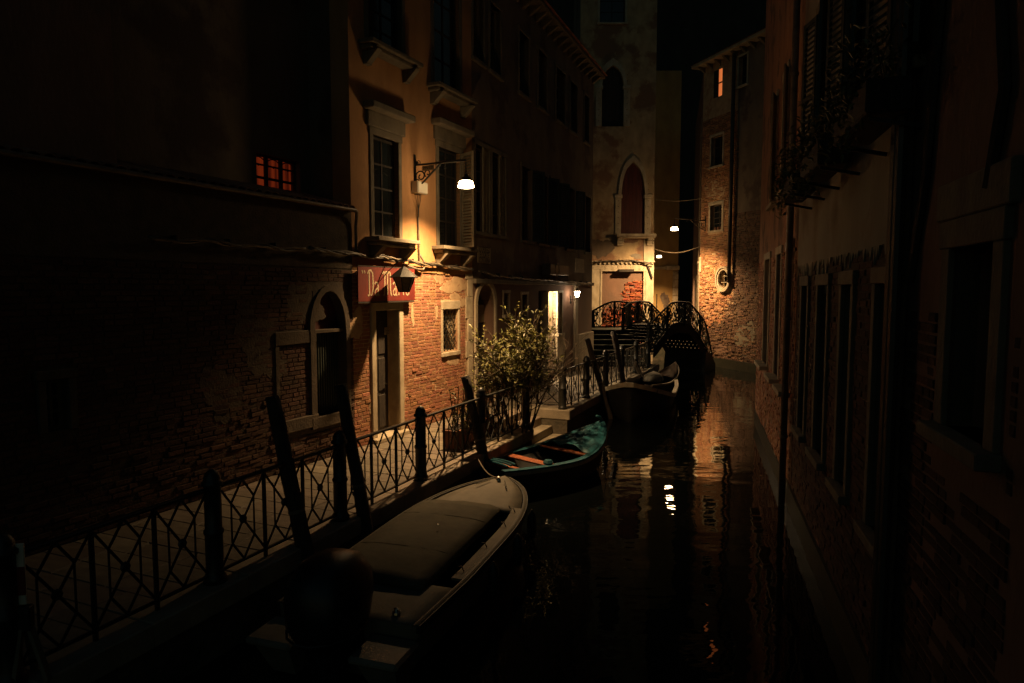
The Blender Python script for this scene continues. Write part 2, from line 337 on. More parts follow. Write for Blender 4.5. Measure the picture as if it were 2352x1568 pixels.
BRICKS = {}
def brick_meshes(m):
    if m in BRICKS: return BRICKS[m]
    lst = []
    for k in range(7):
        r = random.Random(100 + k); e = 0.06
        # unit brick: x -.5...5, z -.5...5, front at y = -1, back at y = 1; worn corners on the front
        vs = [(-.5, 1, -.5), (.5, 1, -.5), (.5, 1, .5), (-.5, 1, .5)]
        for x, z in ((-.5, -.5), (.5, -.5), (.5, .5), (-.5, .5)):
            vs.append((x * (1 - r.uniform(0, .02)), -.55 + r.uniform(-.2, .2), z * (1 - r.uniform(0, .08))))
        for x, z in ((-.5, -.5), (.5, -.5), (.5, .5), (-.5, .5)):
            vs.append((x * (1 - r.uniform(.03, .07)), -1 + r.uniform(-.12, .2), z * (1 - r.uniform(.08, .22))))
        fs = [(0, 1, 2, 3)] + [(i, 4 + i, 4 + (i + 1) % 4, (i + 1) % 4) for i in range(4)] + \
             [(4 + i, 8 + i, 8 + (i + 1) % 4, 4 + (i + 1) % 4) for i in range(4)] + [(8, 9, 10, 11)]
        lst.append(MB().add(vs, fs))
    BRICKS[m] = (lst, [x.mesh('brick', m) for x in lst]); return BRICKS[m]
def brick_field(root, u0, u1, z0, z1, holes, m, score=None, nmax=300, L=0.255, H=0.060, J=0.013, out=0.0, rough=None, inside=None, skip=0.0, seed=1, depth=0.018):
    r = random.Random(seed); mbs, mes = brick_meshes(m); items = []
    z = z0 + H / 2; row = 0
    while z + H / 2 < z1:
        u = u0 - r.uniform(0, L)
        if row % 2: u -= L / 2
        while u < u1:
            l = L if r.random() < 0.62 else L * 0.47
            segs = [(max(u, u0), min(u + l, u1))]
            for a, b, c, d in holes:
                if z + H / 2 > c and z - H / 2 < d:
                    ns = []
                    for p, q in segs:
                        if q <= a or p >= b: ns.append((p, q)); continue
                        if p < a: ns.append((p, a))
                        if q > b: ns.append((b, q))
                    segs = ns
            for p, q in segs:
                if q - p < 0.045: continue
                if inside and not inside((p + q) / 2, z): continue
                if r.random() < skip: continue
                g = rough((p + q) / 2, z) if rough else 0.25
                pr = max(0.003, depth * 0.45 + depth * g * r.uniform(-0.9, 1.1))
                items.append(((p + q) / 2, z + r.uniform(-1, 1) * 0.006 * g, q - p, H * r.uniform(0.93, 1.03), pr, r.uniform(-1, 1) * 0.03 * g, r.uniform(-1, 1) * 0.05 * g, r.randrange(7)))
            u += l + J
        z += H + J; row += 1
    if score: items.sort(key=lambda t: -score(t[0], t[1]))
    rest = MB()
    for k, (u, z, w, h, pr, ry, rz, vi) in enumerate(items):
        half = (pr + 0.02) / 2; cy = -out - pr + half
        if k < nmax:
            o = bpy.data.objects.new('brick', mes[vi]); o.location = (u, cy, z); o.scale = (w, half, h); o.rotation_euler = (0, ry, rz); link(o, root)
        else:
            M = Matrix.Translation((u, cy, z)) @ Euler((0, ry, rz)).to_matrix().to_4x4() @ Matrix.Diagonal((w, half, h, 1))
            rest.add([M @ Vector(v) for v in mbs[vi].v], mbs[vi].f)
    if rest.v:
        o = rest.build('brickwork', m, root); o['kind'] = 'stuff'
    return len(items)

def arc(cx, cz, rx, rz, a0=180, a1=0, n=12):
    return [(cx + rx * math.cos(R(a0 + (a1 - a0) * i / n)), cz + rz * math.sin(R(a0 + (a1 - a0) * i / n))) for i in range(n + 1)]
def window(root, u0, u1, z0, z1, recess=0.16, frame='stain_wood', pane='glass', nx=2, nz=3, bar=0.035, surround=None, sw=0.10, sill=True, sill_out=0.10,
           shutters=None, out=0.0, lintel=True, name='window'):
    """frame + panes set back in an opening, with stone surround; returns the window part"""
    mb = MB(); y0, y1 = recess, recess + 0.05; f = 0.05
    mb.box(u0, u0 + f, y0, y1, z0, z1); mb.box(u1 - f, u1, y0, y1, z0, z1); mb.box(u0 + f, u1 - f, y0, y1, z0, z0 + f); mb.box(u0 + f, u1 - f, y0, y1, z1 - f, z1)
    du, dz = (u1 - u0 - 2 * f) / nx, (z1 - z0 - 2 * f) / nz
    for i in range(1, nx): mb.box(u0 + f + du * i - bar / 2, u0 + f + du * i + bar / 2, y0 + .003, y1 - .003, z0 + f, z1 - f)
    for j in range(1, nz): mb.box(u0 + f, u1 - f, y0 + .006, y1 - .006, z0 + f + dz * j - bar / 2, z0 + f + dz * j + bar / 2)
    w = mb.build(name, frame, root)
    for i in range(nx):
        for j in range(nz):
            a = u0 + f + du * i; c = z0 + f + dz * j
            MB().box(a, a + du, y0 + .022, y0 + .03, c, c + dz).build('pane', pane, w)
    if surround:
        for a, b in ((u0 - sw, u0), (u1, u1 + sw)): MB().box(a, b, -out - 0.03, 0.12, z0, z1).build('jamb', surround, w, bevel=0.006)
        if lintel: MB().box(u0 - sw - .02, u1 + sw + .02, -out - 0.04, 0.12, z1, z1 + sw * 1.2).build('lintel', surround, w, bevel=0.006)
    if sill: MB().box(u0 - sw - .03, u1 + sw + .03, -out - sill_out, 0.14, z0 - 0.09, z0).build('sill', surround or 'stone', w, bevel=0.008)
    if shutters:
        for sgn, ang, sm in shutters: shutter(w, u0 if sgn < 0 else u1, sgn, (u1 - u0) / 2, z0, z1, ang, sm, out)
    return w
def shutter(par, u, sgn, wd, z0, z1, ang, m, out=0.0):
    """louvred leaf hinged at u; ang 0 = closed, 180 = folded back on the wall"""
    mb = MB(); t = 0.035; st = 0.06
    mb.box(0, st, -t, 0, z0, z1); mb.box(wd - st, wd, -t, 0, z0, z1)
    for zz in (z0, (z0 + z1) / 2 - st / 2, z1 - st): mb.box(st, wd - st, -t + .002, -.002, zz, zz + st)
    n = max(6, int((z1 - z0) / 0.075))
    for k in range(n):
        c = z0 + st + (z1 - z0 - 2 * st) * (k + .5) / n
        mb.cbox((wd / 2, -t / 2, c), wd - 2 * st, 0.008, 0.07, Matrix.Rotation(R(35), 3, 'X'))
    if sgn > 0: mb.v = [(-x, y, z) for x, y, z in mb.v]; mb.f = [f[::-1] for f in mb.f]
    o = mb.build('shutter', m, par); o.location = (u, -out - 0.045, 0); o.rotation_euler = (0, 0, R(-ang) if sgn < 0 else R(ang)); return o
# ================================================================== THE SETTING
QZ = 0.70                                          # quay level above the water
def struct(o): o['kind'] = 'structure'; return o
struct(MB().box(-120, 120, -20, 300, -2.4, -2.0).build('ground', 'bed'))
wv = MB().add([(-60, -10, 0), (60, -10, 0), (60, 120, 0), (-60, 120, 0)], [(0, 1, 2, 3)])
struct(wv.build('water', 'water'))

# quay: edge line runs through K0 along KD; local x along the edge (away from the camera), y = inland (left)
K0 = Vector((-1.27, 10.55, 0)); KA = 66.8; QF = Frame(K0, KA)
def q(u, inl, z=QZ): return QF.w(u, -inl, z)
Q0, Q1 = -9.5, 18.2                                # extent along the edge
IN0, IN1, IND = 4.35, 6.72, 1.05                     # the water stairs' notch
quay = struct(bpy.data.objects.new('quay', None)); COL.objects.link(quay)
quay.location = K0; quay.rotation_euler = (0, 0, QF.a)
body = MB()
for a, b, c in ((Q0, IN0, 0.0), (IN0, IN1, IND), (IN1, Q1, 0.0)):
    body.box(a + .0005, b - .0005, c + 0.012, 4.2, -2.0, QZ - 0.06)
body.build('quay_wall', 'quay_wall', quay)
# kerb stones along the edge
r = random.Random(3); kerb_meshes = []
def stone_mesh(name, m, lx, ly, lz, seed):
    rr = random.Random(seed); e = 0.012; mb = MB()
    vs = [(0, 0, -lz), (lx, 0, -lz), (lx, ly, -lz), (0, ly, -lz)]
    vs += [(x, y, -e * 1.2) for x, y in ((0, 0), (lx, 0), (lx, ly), (0, ly))]
    vs += [(x + sx * e * rr.uniform(.6, 1.6), y + sy * e * rr.uniform(.6, 1.6), rr.uniform(-.003, .003)) for x, y, sx, sy in ((0, 0, 1, 1), (lx, 0, -1, 1), (lx, ly, -1, -1), (0, ly, 1, -1))]
    mb.add(vs, [(0, 3, 2, 1)] + [(i, (i + 1) % 4, 4 + (i + 1) % 4, 4 + i) for i in range(4)] + [(4 + i, 4 + (i + 1) % 4, 8 + (i + 1) % 4, 8 + i) for i in range(4)] + [(8, 9, 10, 11)])
    return mb.mesh(name, m)
kerb_m = [stone_mesh('kerb_stone', 'kerb', 1.0, 0.36, 0.22, i) for i in range(4)]
def kerb_run(a, b, inl, step=1.15):
    u = a
    while u < b - 0.02:
        l = min(step * r.uniform(.8, 1.15), b - u)
        o = bpy.data.objects.new('kerb_stone', r.choice(kerb_m)); o.location = (u + .004, inl - .03, QZ + r.uniform(-.004, .004)); o.scale = (l - .008, 1, 1); link(o, quay); u += l
kerb_run(Q0, IN0, 0); kerb_run(IN0, IN1, IND); kerb_run(IN1, Q1, 0)
# paving slabs: long rows across the walk
slab_m = [stone_mesh('paving_slab', 'paving', 1.0, 1.0, 0.05, 20 + i) for i in range(6)]
rest = MB(); slabs = []
u = -9.0; row = 0
while u < Q1 - .1:
    w = 0.36 * r.uniform(.9, 1.1); base = 0.37 if not (IN0 - .4 < u + w / 2 < IN1 + .05) else IND + 0.37
    v = base - (0.0 if row % 2 else 0.0)
    first = r.uniform(.35, .85)
    while v < 3.6:
        l = first if first else r.uniform(.7, 1.0); first = None
        l = min(l, 3.62 - v); slabs.append((u, v, w, l)); v += l
    u += w; row += 1
slabs.sort(key=lambda t: abs(t[0] - 2.0))
for k, (u, v, w, l) in enumerate(slabs):
    vi = r.randrange(6); z = QZ - .012 + r.uniform(-.004, .004)
    if k < 300:
        o = bpy.data.objects.new('paving_slab', slab_m[vi]); o.location = (u + .004, v + .004, z); o.scale = (w - .010, l - .010, 1); link(o, quay)
    else:
        rest.box(u + .006, u + w - .006, v + .006, v + l - .006, z - .05, z)
if rest.v: rest.build('paving', 'paving', quay)['kind'] = 'stuff'
# water stairs in the notch, climbing away from the camera to the far cheek
st = MB(); 
for k, (a, z) in enumerate(((IN0 + .35, 0.10), (IN0 + .95, 0.30), (IN0 + 1.55, 0.50))):
    MB().box(a, IN1 - .001, 0.10 + .30 * k, IND + .008, z - .20, z).build('stair_tread', 'kerb', quay, bevel=.012)
MB().box(IN1 - .02, IN1 + .42, -0.06, IND + .34, QZ - .24, QZ + .012).build('stair_cheek', 'kerb', quay, bevel=.02)

# ================================================================== HOUSE A: ochre corner house, and the low brick wing beside it
FA = Frame((-2.26, 14.2), 64.5)
uL = FA.uz(808, 560)[0]; uR = FA.uz(1085, 700)[0]
ZB = 4.08                                          # top of the bare brick
ha = wthing(FA, 0, 'corner_house', 'tall ochre plastered house over a lit brick ground floor with the red sign', 'house', z=QZ)
OZ = -QZ                                           # parts are given in absolute height
def AR(x0, y0, x1, y1): a, b, c, d = FA.rect(x0, y0, x1, y1); return (a, b, c - QZ, d - QZ)
wA1 = AR(857, 318, 914, 546); wA2 = AR(1007, 345, 1056, 566)
wA3 = AR(844, -60, 921, 118); wA4 = AR(995, -60, 1054, 210)
doorA = AR(863, 712, 916, 1000); doorA = (doorA[0], doorA[1], 0.02, doorA[3])
wA5 = AR(1017, 712, 1052, 805)
HT = 13.5
wall_mb(uL, uR, ZB - QZ, HT, [wA1, wA2, wA3, wA4], 0.42, 0.0).build('plaster_wall', 'ochre', ha)
wall_mb(uL, uR, -0.1, ZB - QZ, [doorA, wA5], 0.42, -0.012).build('wall', 'mortar', ha)
MB().box(uL, uR, 0.43, 7.0, -0.1, HT).build('house_body', 'dark_plaster', ha)
# thin drip ledge between plaster and brick: ragged plaster edge
mb = MB(); rr = random.Random(5); x = uL + 0.9
while x < uR - .25:
    l = rr.uniform(.10, .4); mb.box(x, min(x + l, uR - .25), -.022, -.0005, ZB - QZ - rr.uniform(.01, .06), ZB - QZ + .10); x += l
mb.build('plaster_edge', 'ochre', ha)
# quoins and stone door surround
qz = 0.0; k = 0
while qz < ZB - QZ - .1:
    h = min(rr.uniform(.38, .55), ZB - QZ - qz); MB().box(uR - (.34 if k % 2 else .24), uR + .012, -.012, .3, qz + .003, qz + h - .003).build('quoin', 'stone', ha, bevel=.008); qz += h; k += 1
holesA = [(doorA[0] - .15, doorA[1] + .17, -1, doorA[3] + .36), (wA5[0] - .07, wA5[1] + .07, wA5[2] - .12, wA5[3] + .22), (uR - .34, uR + 1, -1, 9)]
hx = FA.uz(1000, 800)[0]
def roughA(u, z): return 0.10 + (.8 if z < 1.15 + .35 * math.sin(u * 2.1) else 0) * (0.55 + .45 * math.sin(u * 5 + z * 9)) + (.25 if z > 2.6 else 0)
brick_field(ha, uL + .002, uR - .02, 0.0, ZB - QZ - .02, holesA, 'brick', score=lambda u, z: -((u - hx) ** 2 * .35 + (z - 1.7) ** 2 * .8), rough=roughA, seed=11, out=-.012, depth=.014)
# door
d0, d1, dz0, dz1 = doorA
dp = MB().box(d0 + .02, d1 - .02, .26, .31, dz0, dz1).build('door', 'dark_wood', ha)
for i in range(2):
    for j in range(3):
        a = d0 + .10 + (d1 - d0 - .2) * i / 2; w = (d1 - d0 - .2) / 2 - .06; c = dz0 + .15 + (dz1 - dz0 - .3) * j / 3; h = (dz1 - dz0 - .3) / 3 - .08
        MB().box(a + .03, a + .03 + w, .24, .2605, c, c + h).build('door_panel', 'dark_wood', dp, bevel=.012)
MB().tube([(d1 - .14, .255, 1.05), (d1 - .14, .20, 1.05), (d1 - .22, .195, 1.05)], .012, 6).build('handle', 'chrome', dp)
for a, b in ((d0 - .15, d0), (d1, d1 + .15)): MB().box(a, b, -.035, .26, 0, dz1).build('door_jamb', 'stone', ha, bevel=.01)
MB().box(d0 - .15, d1 + .15, -.035, .26, dz1, dz1 + .34).build('door_lintel', 'stone', ha, bevel=.01)
MB().box(d0 - .2, d1 + .2, -.16, .25, -.02, .075).build('doorstep', 'stone', ha, bevel=.015)
# latticed ground floor window
a, b, c, d = wA5
mb = MB(); mb.box(a - .07, a, -.02, .14, c - .02, d + .02); mb.box(b, b + .07, -.02, .14, c - .02, d + .02)
w5 = mb.build('window', 'stone', ha, bevel=.008)
MB().box(a - .07, b + .07, -.03, .14, d + .02, d + .22).build('lintel', 'stone', w5, bevel=.01)
MB().box(a - .07, b + .07, -.04, .14, c - .12, c - .02).build('sill', 'stone', w5, bevel=.012)
MB().box(a, b, .36, .38, c, d).build('pane', 'glass', w5)
n = 5
for s in (1, -1):
    for k in range(-4, n + 4):
        p = []
        for t in range(13):
            zz = c + (d - c) * t / 12; uu = a + (b - a) * (k / n) + s * (zz - c) * .42 * (b - a) / .34 + .012 * math.sin(t * 2.1 + k)
            if a - .002 <= uu <= b + .002: p.append((uu, .05 + .006 * s, zz))
        if len(p) > 1: MB().tube(p, .009, 5).build('lattice_bar', 'iron', w5)
# a pale cloth inside the window
cl = [(b - .02 - .20 * (1 - t) ** .6 * (b - a) / .34 - .0 , c + (d - c) * (1 - t)) for t in [i / 8 for i in range(9)]]
mb = MB(); vs = []
for i, (x0, zz) in enumerate(cl):
    for j in range(6): vs.append((x0 + (b - .005 - x0) * j / 5, .12 + .02 * math.sin(j * 2 + i * .7), zz))
mb.add(vs, [(i * 6 + j, i * 6 + j + 1, (i + 1) * 6 + j + 1, (i + 1) * 6 + j) for i in range(8) for j in range(5)])
o = mb.build('curtain', 'sign_cream', w5, True); o.modifiers.new('solid', 'SOLIDIFY').thickness = .008
# upper windows with hoods, sills on brackets
def big_window(h, shut, hood=True, brk=True):
    a, b, c, d = h
    w = window(ha, a, b, c, d, .09, 'dark_wood', 'glass', 2, 4, surround='aged_stone', sw=.11, sill=False, shutters=shut)
    MB().box(a - .30, b + .30, -.34, -.002, c - .10, c - .02).build('sill', 'aged_stone', w, bevel=.012)
    MB().box(a - .24, b + .24, -.26, -.002, c - .18, c - .102).build('sill_moulding', 'aged_stone', w, bevel=.012)
    for x in (a - .16, b + .02):
        MB().prism([(0, 0), (.14, 0), (.14, .24), (0, .24)], -.10, -.002).build('bracket', 'aged_stone', w).location = (x, 0, c - .43)
        o = MB().add([(0, 0, 0), (.14, 0, 0), (.14, -.24, .22), (0, -.24, .22), (0, 0, .22), (.14, 0, .22)], [(0, 1, 2, 3), (3, 2, 5, 4), (0, 3, 4), (1, 5, 2), (0, 4, 5, 1)]).build('bracket', 'aged_stone', w)
        o.location = (x, -.101, c - .41)
    if hood:
        z0 = d + .42
        MB().box(a - .20, b + .20, -.07, -.001, d + .14, z0).build('frieze', 'aged_stone', w, bevel=.01)
        MB().box(a - .30, b + .30, -.26, -.001, z0 + .002, z0 + .14).build('hood', 'aged_stone', w, bevel=.02)
    return w
big_window(wA1, []); big_window(wA3, [], False); big_window(wA4, [], False)
w2 = big_window(wA2, [(1, 62, 'pale_shutter')])
MB().box(wA2[0] + .03, wA2[0] + .2, .145, .185, wA2[2], wA2[3]).build('inner_leaf', 'green_shutter', w2)

# ---- low wing, weak lamplight painted into its dark colours: brick wall under a lean-to roof, set-back upper wall with the red-lit window
ZE = FA.uz(804, 481)[1]                             # eaves of the wing
hw = wthing(FA, 0, 'low_wing', 'long dark low brick wing with an arched door, left of the ochre house', 'house', z=QZ)
wu0 = -9.6
archW = AR(722, 757, 793, 950); archT = FA.uz(757, 668)[1] - QZ
blind = AR(645, 790, 716, 960)
nich = AR(105, 870, 158, 990)
archhole = (archW[0], archW[1], archW[2], archT)
arch_c = (archW[0] + archW[1]) / 2; arch_r = (archW[1] - archW[0]) / 2; spring = archW[3]
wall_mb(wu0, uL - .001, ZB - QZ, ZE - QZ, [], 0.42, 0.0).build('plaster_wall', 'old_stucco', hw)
wall_mb(wu0, uL - .001, -.1, ZB - QZ, [archhole, nich], .42, -.012).build('wall', 'dirty_dim_mortar', hw)
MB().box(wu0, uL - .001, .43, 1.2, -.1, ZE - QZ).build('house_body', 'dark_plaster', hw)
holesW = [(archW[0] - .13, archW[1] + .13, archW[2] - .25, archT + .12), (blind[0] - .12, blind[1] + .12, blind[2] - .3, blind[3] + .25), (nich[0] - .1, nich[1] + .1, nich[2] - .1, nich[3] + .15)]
brick_field(hw, wu0 + .3, uL - .002, 0.0, ZB - QZ - .02, holesW, 'dirty_dim_brick', score=lambda u, z: u, rough=lambda u, z: .35 + (.6 if z < 1.2 else 0), seed=12, out=-.012)
# arched doorway: spandrels, stone arch, tympanum, transom, corrugated shutter door
sp = MB(); top = arc(arch_c, spring, arch_r, archT - spring, 180, 0, 14)
sp.strip(top, [(x, archT + .001) for x, z in top], -.004, .40); sp.build('spandrel', 'dirty_dim_mortar', hw)
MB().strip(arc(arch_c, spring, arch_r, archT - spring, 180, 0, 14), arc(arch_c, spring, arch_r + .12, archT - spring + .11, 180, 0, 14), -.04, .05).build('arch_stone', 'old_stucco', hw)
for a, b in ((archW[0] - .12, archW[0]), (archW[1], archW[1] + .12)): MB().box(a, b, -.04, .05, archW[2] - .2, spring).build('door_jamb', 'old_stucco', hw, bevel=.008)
MB().prism([(x, z) for x, z in top][::-1], .16, .2).build('tympanum', 'red_shutter', hw)
MB().box(archW[0], archW[1], .02, .2, spring - .05, spring + .01).build('transom', 'old_stucco', hw, bevel=.006)
sd = MB().box(archW[0], archW[1], .18, .2, archW[2], spring - .05).build('door', 'green_shutter', hw)
nb = 13
for k in range(nb):
    a = archW[0] + (archW[1] - archW[0]) * k / nb; w = (archW[1] - archW[0]) / nb
    MB().box(a + .012, a + w - .012, .145, .1805, archW[2] + .02, spring - .07).build('door_plank', 'green_shutter', sd, bevel=.006)
MB().box(archW[0] - .12, archW[1] + .12, -.05, .2, archW[2] - .2, archW[2]).build('door_sill', 'old_stucco', hw, bevel=.01)
# walled-up opening with stone frame
a, b, c, d = blind
MB().box(a - .12, b + .12, -.03, .03, d, d + .22).build('lintel', 'old_stucco', hw, bevel=.01)
MB().box(a - .12, b + .12, -.045, .03, c - .22, c).build('sill', 'old_stucco', hw, bevel=.012)
for p0, p1 in ((a - .12, a - .03), (b + .03, b + .12)): MB().box(p0, p1, -.02, .03, c, d).build('jamb', 'old_stucco', hw, bevel=.008)
brick_field(hw, a - .03, b + .03, c, d, [], 'dirty_dim_brick', nmax=0, rough=lambda u, z: .3, seed=13, out=-.006, depth=.012)
# barred niche at the far left
window(hw, nich[0], nich[1], nich[2], nich[3], .12, 'stain_wood', 'glass', 2, 3, surround='old_stucco', sw=.09, sill=False)
# stucco remains on the bricks: irregular patches, slightly proud
def patch(root, u, z, ru, rz, m, seed, out=.014, th=.02, name='plaster_patch'):
    rr = random.Random(seed); n = 64; pts = []
    for k in range(n):
        t = 2 * math.pi * k / n; s = 1 + .22 * math.sin(2 * t + seed) + .12 * math.sin(3 * t + seed * 2.3) + .07 * math.sin(7 * t + seed * 3.1) + .05 * math.sin(13 * t + seed) + rr.uniform(-.06, .06); pts.append((u + ru * s * math.cos(t), z + rz * s * math.sin(t)))
    mb = MB(); nn = len(pts); y0 = -out; y1 = -out + th
    vs = [(x, y0, zz) for x, zz in pts] + [(u + (x - u) * 1.03, y1, z + (zz - z) * 1.03) for x, zz in pts] + [(u, y0, z)]
    mb.add(vs, [(i, (i + 1) % nn, 2 * nn) for i in range(nn)] + [(i, nn + i, nn + (i + 1) % nn, (i + 1) % nn) for i in range(nn)])
    return fix_normals(mb.build(name, m, root))
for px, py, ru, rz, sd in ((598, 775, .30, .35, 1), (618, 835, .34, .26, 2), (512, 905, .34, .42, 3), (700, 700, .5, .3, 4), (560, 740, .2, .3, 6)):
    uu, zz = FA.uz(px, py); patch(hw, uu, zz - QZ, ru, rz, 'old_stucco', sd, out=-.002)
for px, py, ru, rz, sd in ((1045, 655, .50, .20, 7), (1010, 640, .18, .13, 8), (1052, 690, .36, .17, 9), (948, 725, .06, .20, 10), (1003, 715, .05, .22, 14), (1040, 826, .22, .16, 15), (927, 905, .09, .12, 16), (853, 928, .09, .15, 17), (820, 745, .22, .25, 18)):
    uu, zz = FA.uz(px, py); root = ha if uu > uL else hw; patch(root, uu, zz - QZ, ru, rz, 'mortar' if uu > uL else 'dirty_dim_mortar', sd, out=-.0005, th=.02)
# lean-to roof: rows of tiles, gutter
SB = 0.95; ZR = ZE - QZ + .28
mb = MB(); mb.add([(wu0, -.12, ZE - QZ), (uL - .01, -.12, ZE - QZ), (uL - .01, SB, ZR), (wu0, SB, ZR), (wu0, -.12, ZE - QZ - .06), (uL - .01, -.12, ZE - QZ - .06), (uL - .01, SB, ZR - .06), (wu0, SB, ZR - .06)],
                  [(0, 1, 2, 3), (4, 7, 6, 5), (0, 4, 5, 1), (1, 5, 6, 2), (2, 6, 7, 3), (3, 7, 4, 0)])
roof = mb.build('roof', 'roof_tile', hw)
tm = MB(); 
pts = arc(0, 0, .075, .045, 180, 0, 5)
tmesh = MB().strip(pts, [(x * 1.15, z + .012) for x, z in pts], 0, 1).mesh('roof_tile', 'roof_tile')
u = uL - .15; k = 0
while u > wu0 + .1:
    if k < 60:
        o = bpy.data.objects.new('roof_tile', tmesh); o.location = (u, -.14, ZE - QZ + .004); o.rotation_euler = (math.atan2(ZR - ZE + QZ, SB + .12), 0, 0); o.scale = (1, 1.09, 1); link(o, roof)
    u -= .17; k += 1
gp = [(wu0, -.16, ZE - QZ - .02)] + [(wu0 + (uL - .1 - wu0) * t / 10, -.16, ZE - QZ - .02) for t in range(1, 11)]
gp += [(uL - .03, -.15, ZE - QZ - .05), (uL + .03, -.10, ZE - QZ - .14), (uL + .05, -.06, ZE - QZ - .30)]
zc = FA.uz(811, 575)[1] - QZ
gp += [(uL + .05, -.06, zc + .1), (uL + .08, -.05, zc - .05)]
gut = MB().tube(gp, .032, 8).build('gutter_pipe', 'copper_pipe', hw, True)
# set-back wall above the roof
win = FA.rect(590, 360, 690, 450, -SB)
hr = wthing(FA, 0, 'rear_house', 'dark tall house front set back behind the low wing roof, one window glowing red', 'house', z=QZ)
wr = (win[0], win[1], ZR - .02, win[3] - QZ)
wall_mb(wu0, uL - .002, ZR - .4, HT, [wr], .3, -SB - .002).build('wall', 'dark_plaster', hr)
MB().box(wu0, uL - .002, SB + .6, 6.5, ZR - .4, HT).build('house_body', 'dark_plaster', hr)
a, b, c, d = wr; y = SB + .12
mb = MB()
for x in (a, (a * 2 + b) / 3, (a + 2 * b) / 3, b): mb.box(x - .03, x + .03, y, y + .05, c, d)
zb = c + (d - c) * .38; zt = d - .17
mb.box(a, b, y + .003, y + .047, zb - .02, zb + .02); mb.box(a, b, y + .003, y + .047, zt - .012, zt + .012); mb.box(a, b, y + .003, y + .047, d - .03, d)
fw = mb.build('window', 'dark_wood', hr)
for k in range(6):
    x0 = a + (b - a) * k / 6; x1 = a + (b - a) * (k + 1) / 6; xm = (x0 + x1) / 2
    MB().tube([(x, y + .02, z) for x, z in arc(xm, zb + .2, (x1 - x0) / 2, zt - zb - .2, 180, 0, 10)], .011, 5).build('grille_arch', 'iron', fw)
for k in range(3):
    x0 = a + (b - a) * k / 3; x1 = a + (b - a) * (k + 1) / 3
    MB().tube([(x, y + .02, z) for x, z in arc((x0 + x1) / 2, zt, (x1 - x0) / 2, .13, 180, 0, 8)], .010, 5).build('grille_arch', 'iron', fw)
MB().box(a, b, SB + .24, SB + .26, c, d).build('lit_curtain', 'red_room', fw)
# tall house at the very left
he = wthing(FA, wu0, 'near_house', 'tall plain dark house filling the left edge above the fence', 'house', z=QZ)
ue = FA.uz(268, 300)[0] - wu0
wall_mb(-4, ue, ZE - QZ + .02, HT, [], 2.0, -.02).build('wall', 'rose_plaster', he)
wall_mb(-4, -.01, -.1, ZE - QZ + .02, [], .9, .02).build('ground_floor_wall', 'dark_plaster', he)
for k in range(8):
    MB().box(-.40, -.012, -.06, .3, .0 + .55 * k + .004, .55 * k + .546).build('pier_stone', 'stone', he, bevel=.012)

# ================================================================== HOUSE B: long palace front beyond the corner
FB = Frame(FA.w(uR, 0, 0), 68.5)
hb = wthing(FB, 0, 'palace', 'long dark canal house with bracketed eaves and one lit doorway behind the shrub', 'house', z=QZ)
uB1 = FB.uz(1360, 600)[0]
ZEB = FB.uz(1362, 178)[1]
def BR(x0, y0, x1, y1): a, b, c, d = FB.rect(x0, y0, x1, y1); return (a, b, c - QZ, d - QZ)
first = [BR(1092, 345, 1123, 534), BR(1130, 352, 1160, 541), BR(1198, 385, 1220, 552), BR(1236, 402, 1256, 560), BR(1264, 415, 1281, 566), BR(1300, 432, 1319, 572), BR(1343, 453, 1355, 577)]
second = [BR(1086, -40, 1110, 132), BR(1125, -20, 1149, 160), BR(1192, 60, 1214, 212), BR(1236, 110, 1255, 245), BR(1277, 160, 1297, 287), BR(1309, 200, 1325, 308), BR(1341, 236, 1352, 326)]
zf0 = sum(h[2] for h in first) / 7; zf1 = sum(h[3] for h in first) / 7; zs0 = sum(h[2] for h in second[2:]) / 5; zs1 = sum(h[3] for h in second[2:]) / 5
first = [(h[0], h[1], zf0, zf1) for h in first]; second = [(h[0], h[1], zs0, zs1) for h in second]
archB = BR(1094, 700, 1134, 880); archBt = FB.uz(1113, 652)[1] - QZ; archB = (archB[0], archB[1], .02, archB[3])
slots = [BR(1156, 673, 1168, 722), BR(1198, 676, 1210, 735)]
doorB1 = BR(1236, 668, 1254, 800); doorB1 = (doorB1[0], doorB1[1], .02, doorB1[3])
doorB2 = BR(1256, 669, 1277, 838); doorB2 = (doorB2[0], doorB2[1], .02, doorB2[3])
winB = BR(1279, 672, 1290, 765)
ZG = FB.uz(1300, 651)[1] - QZ
wall_mb(0.002, uB1, ZG, ZEB - QZ, first + second, .42, 0).build('upper_wall', 'dark_plaster', hb)
wall_mb(0.002, uB1, -.1, ZG, [(archB[0], archB[1], .02, archBt)] + slots + [doorB1, doorB2, winB], .42, .004).build('wall', 'rose_plaster', hb)
MB().box(0.002, uB1, .95, 7, -.1, ZEB - QZ).build('house_body', 'dark_plaster', hb)
for h in first + second:
    w = window(hb, *h, .20, 'stain_wood', 'glass', 2, 4, surround='aged_stone', sw=.09, sill=True, sill_out=.08, lintel=True)
for k, h in enumerate(first[:2]):
    sw_ = h[1] - h[0]
    shutter(hb, h[1], 1, sw_ * .46, h[2], h[3], 8, 'pale_shutter', -.12)
for k, h in enumerate(first[2:6]):
    shutter(hb, h[1], 1, .45, h[2], h[3], 150, 'green_shutter', .03)
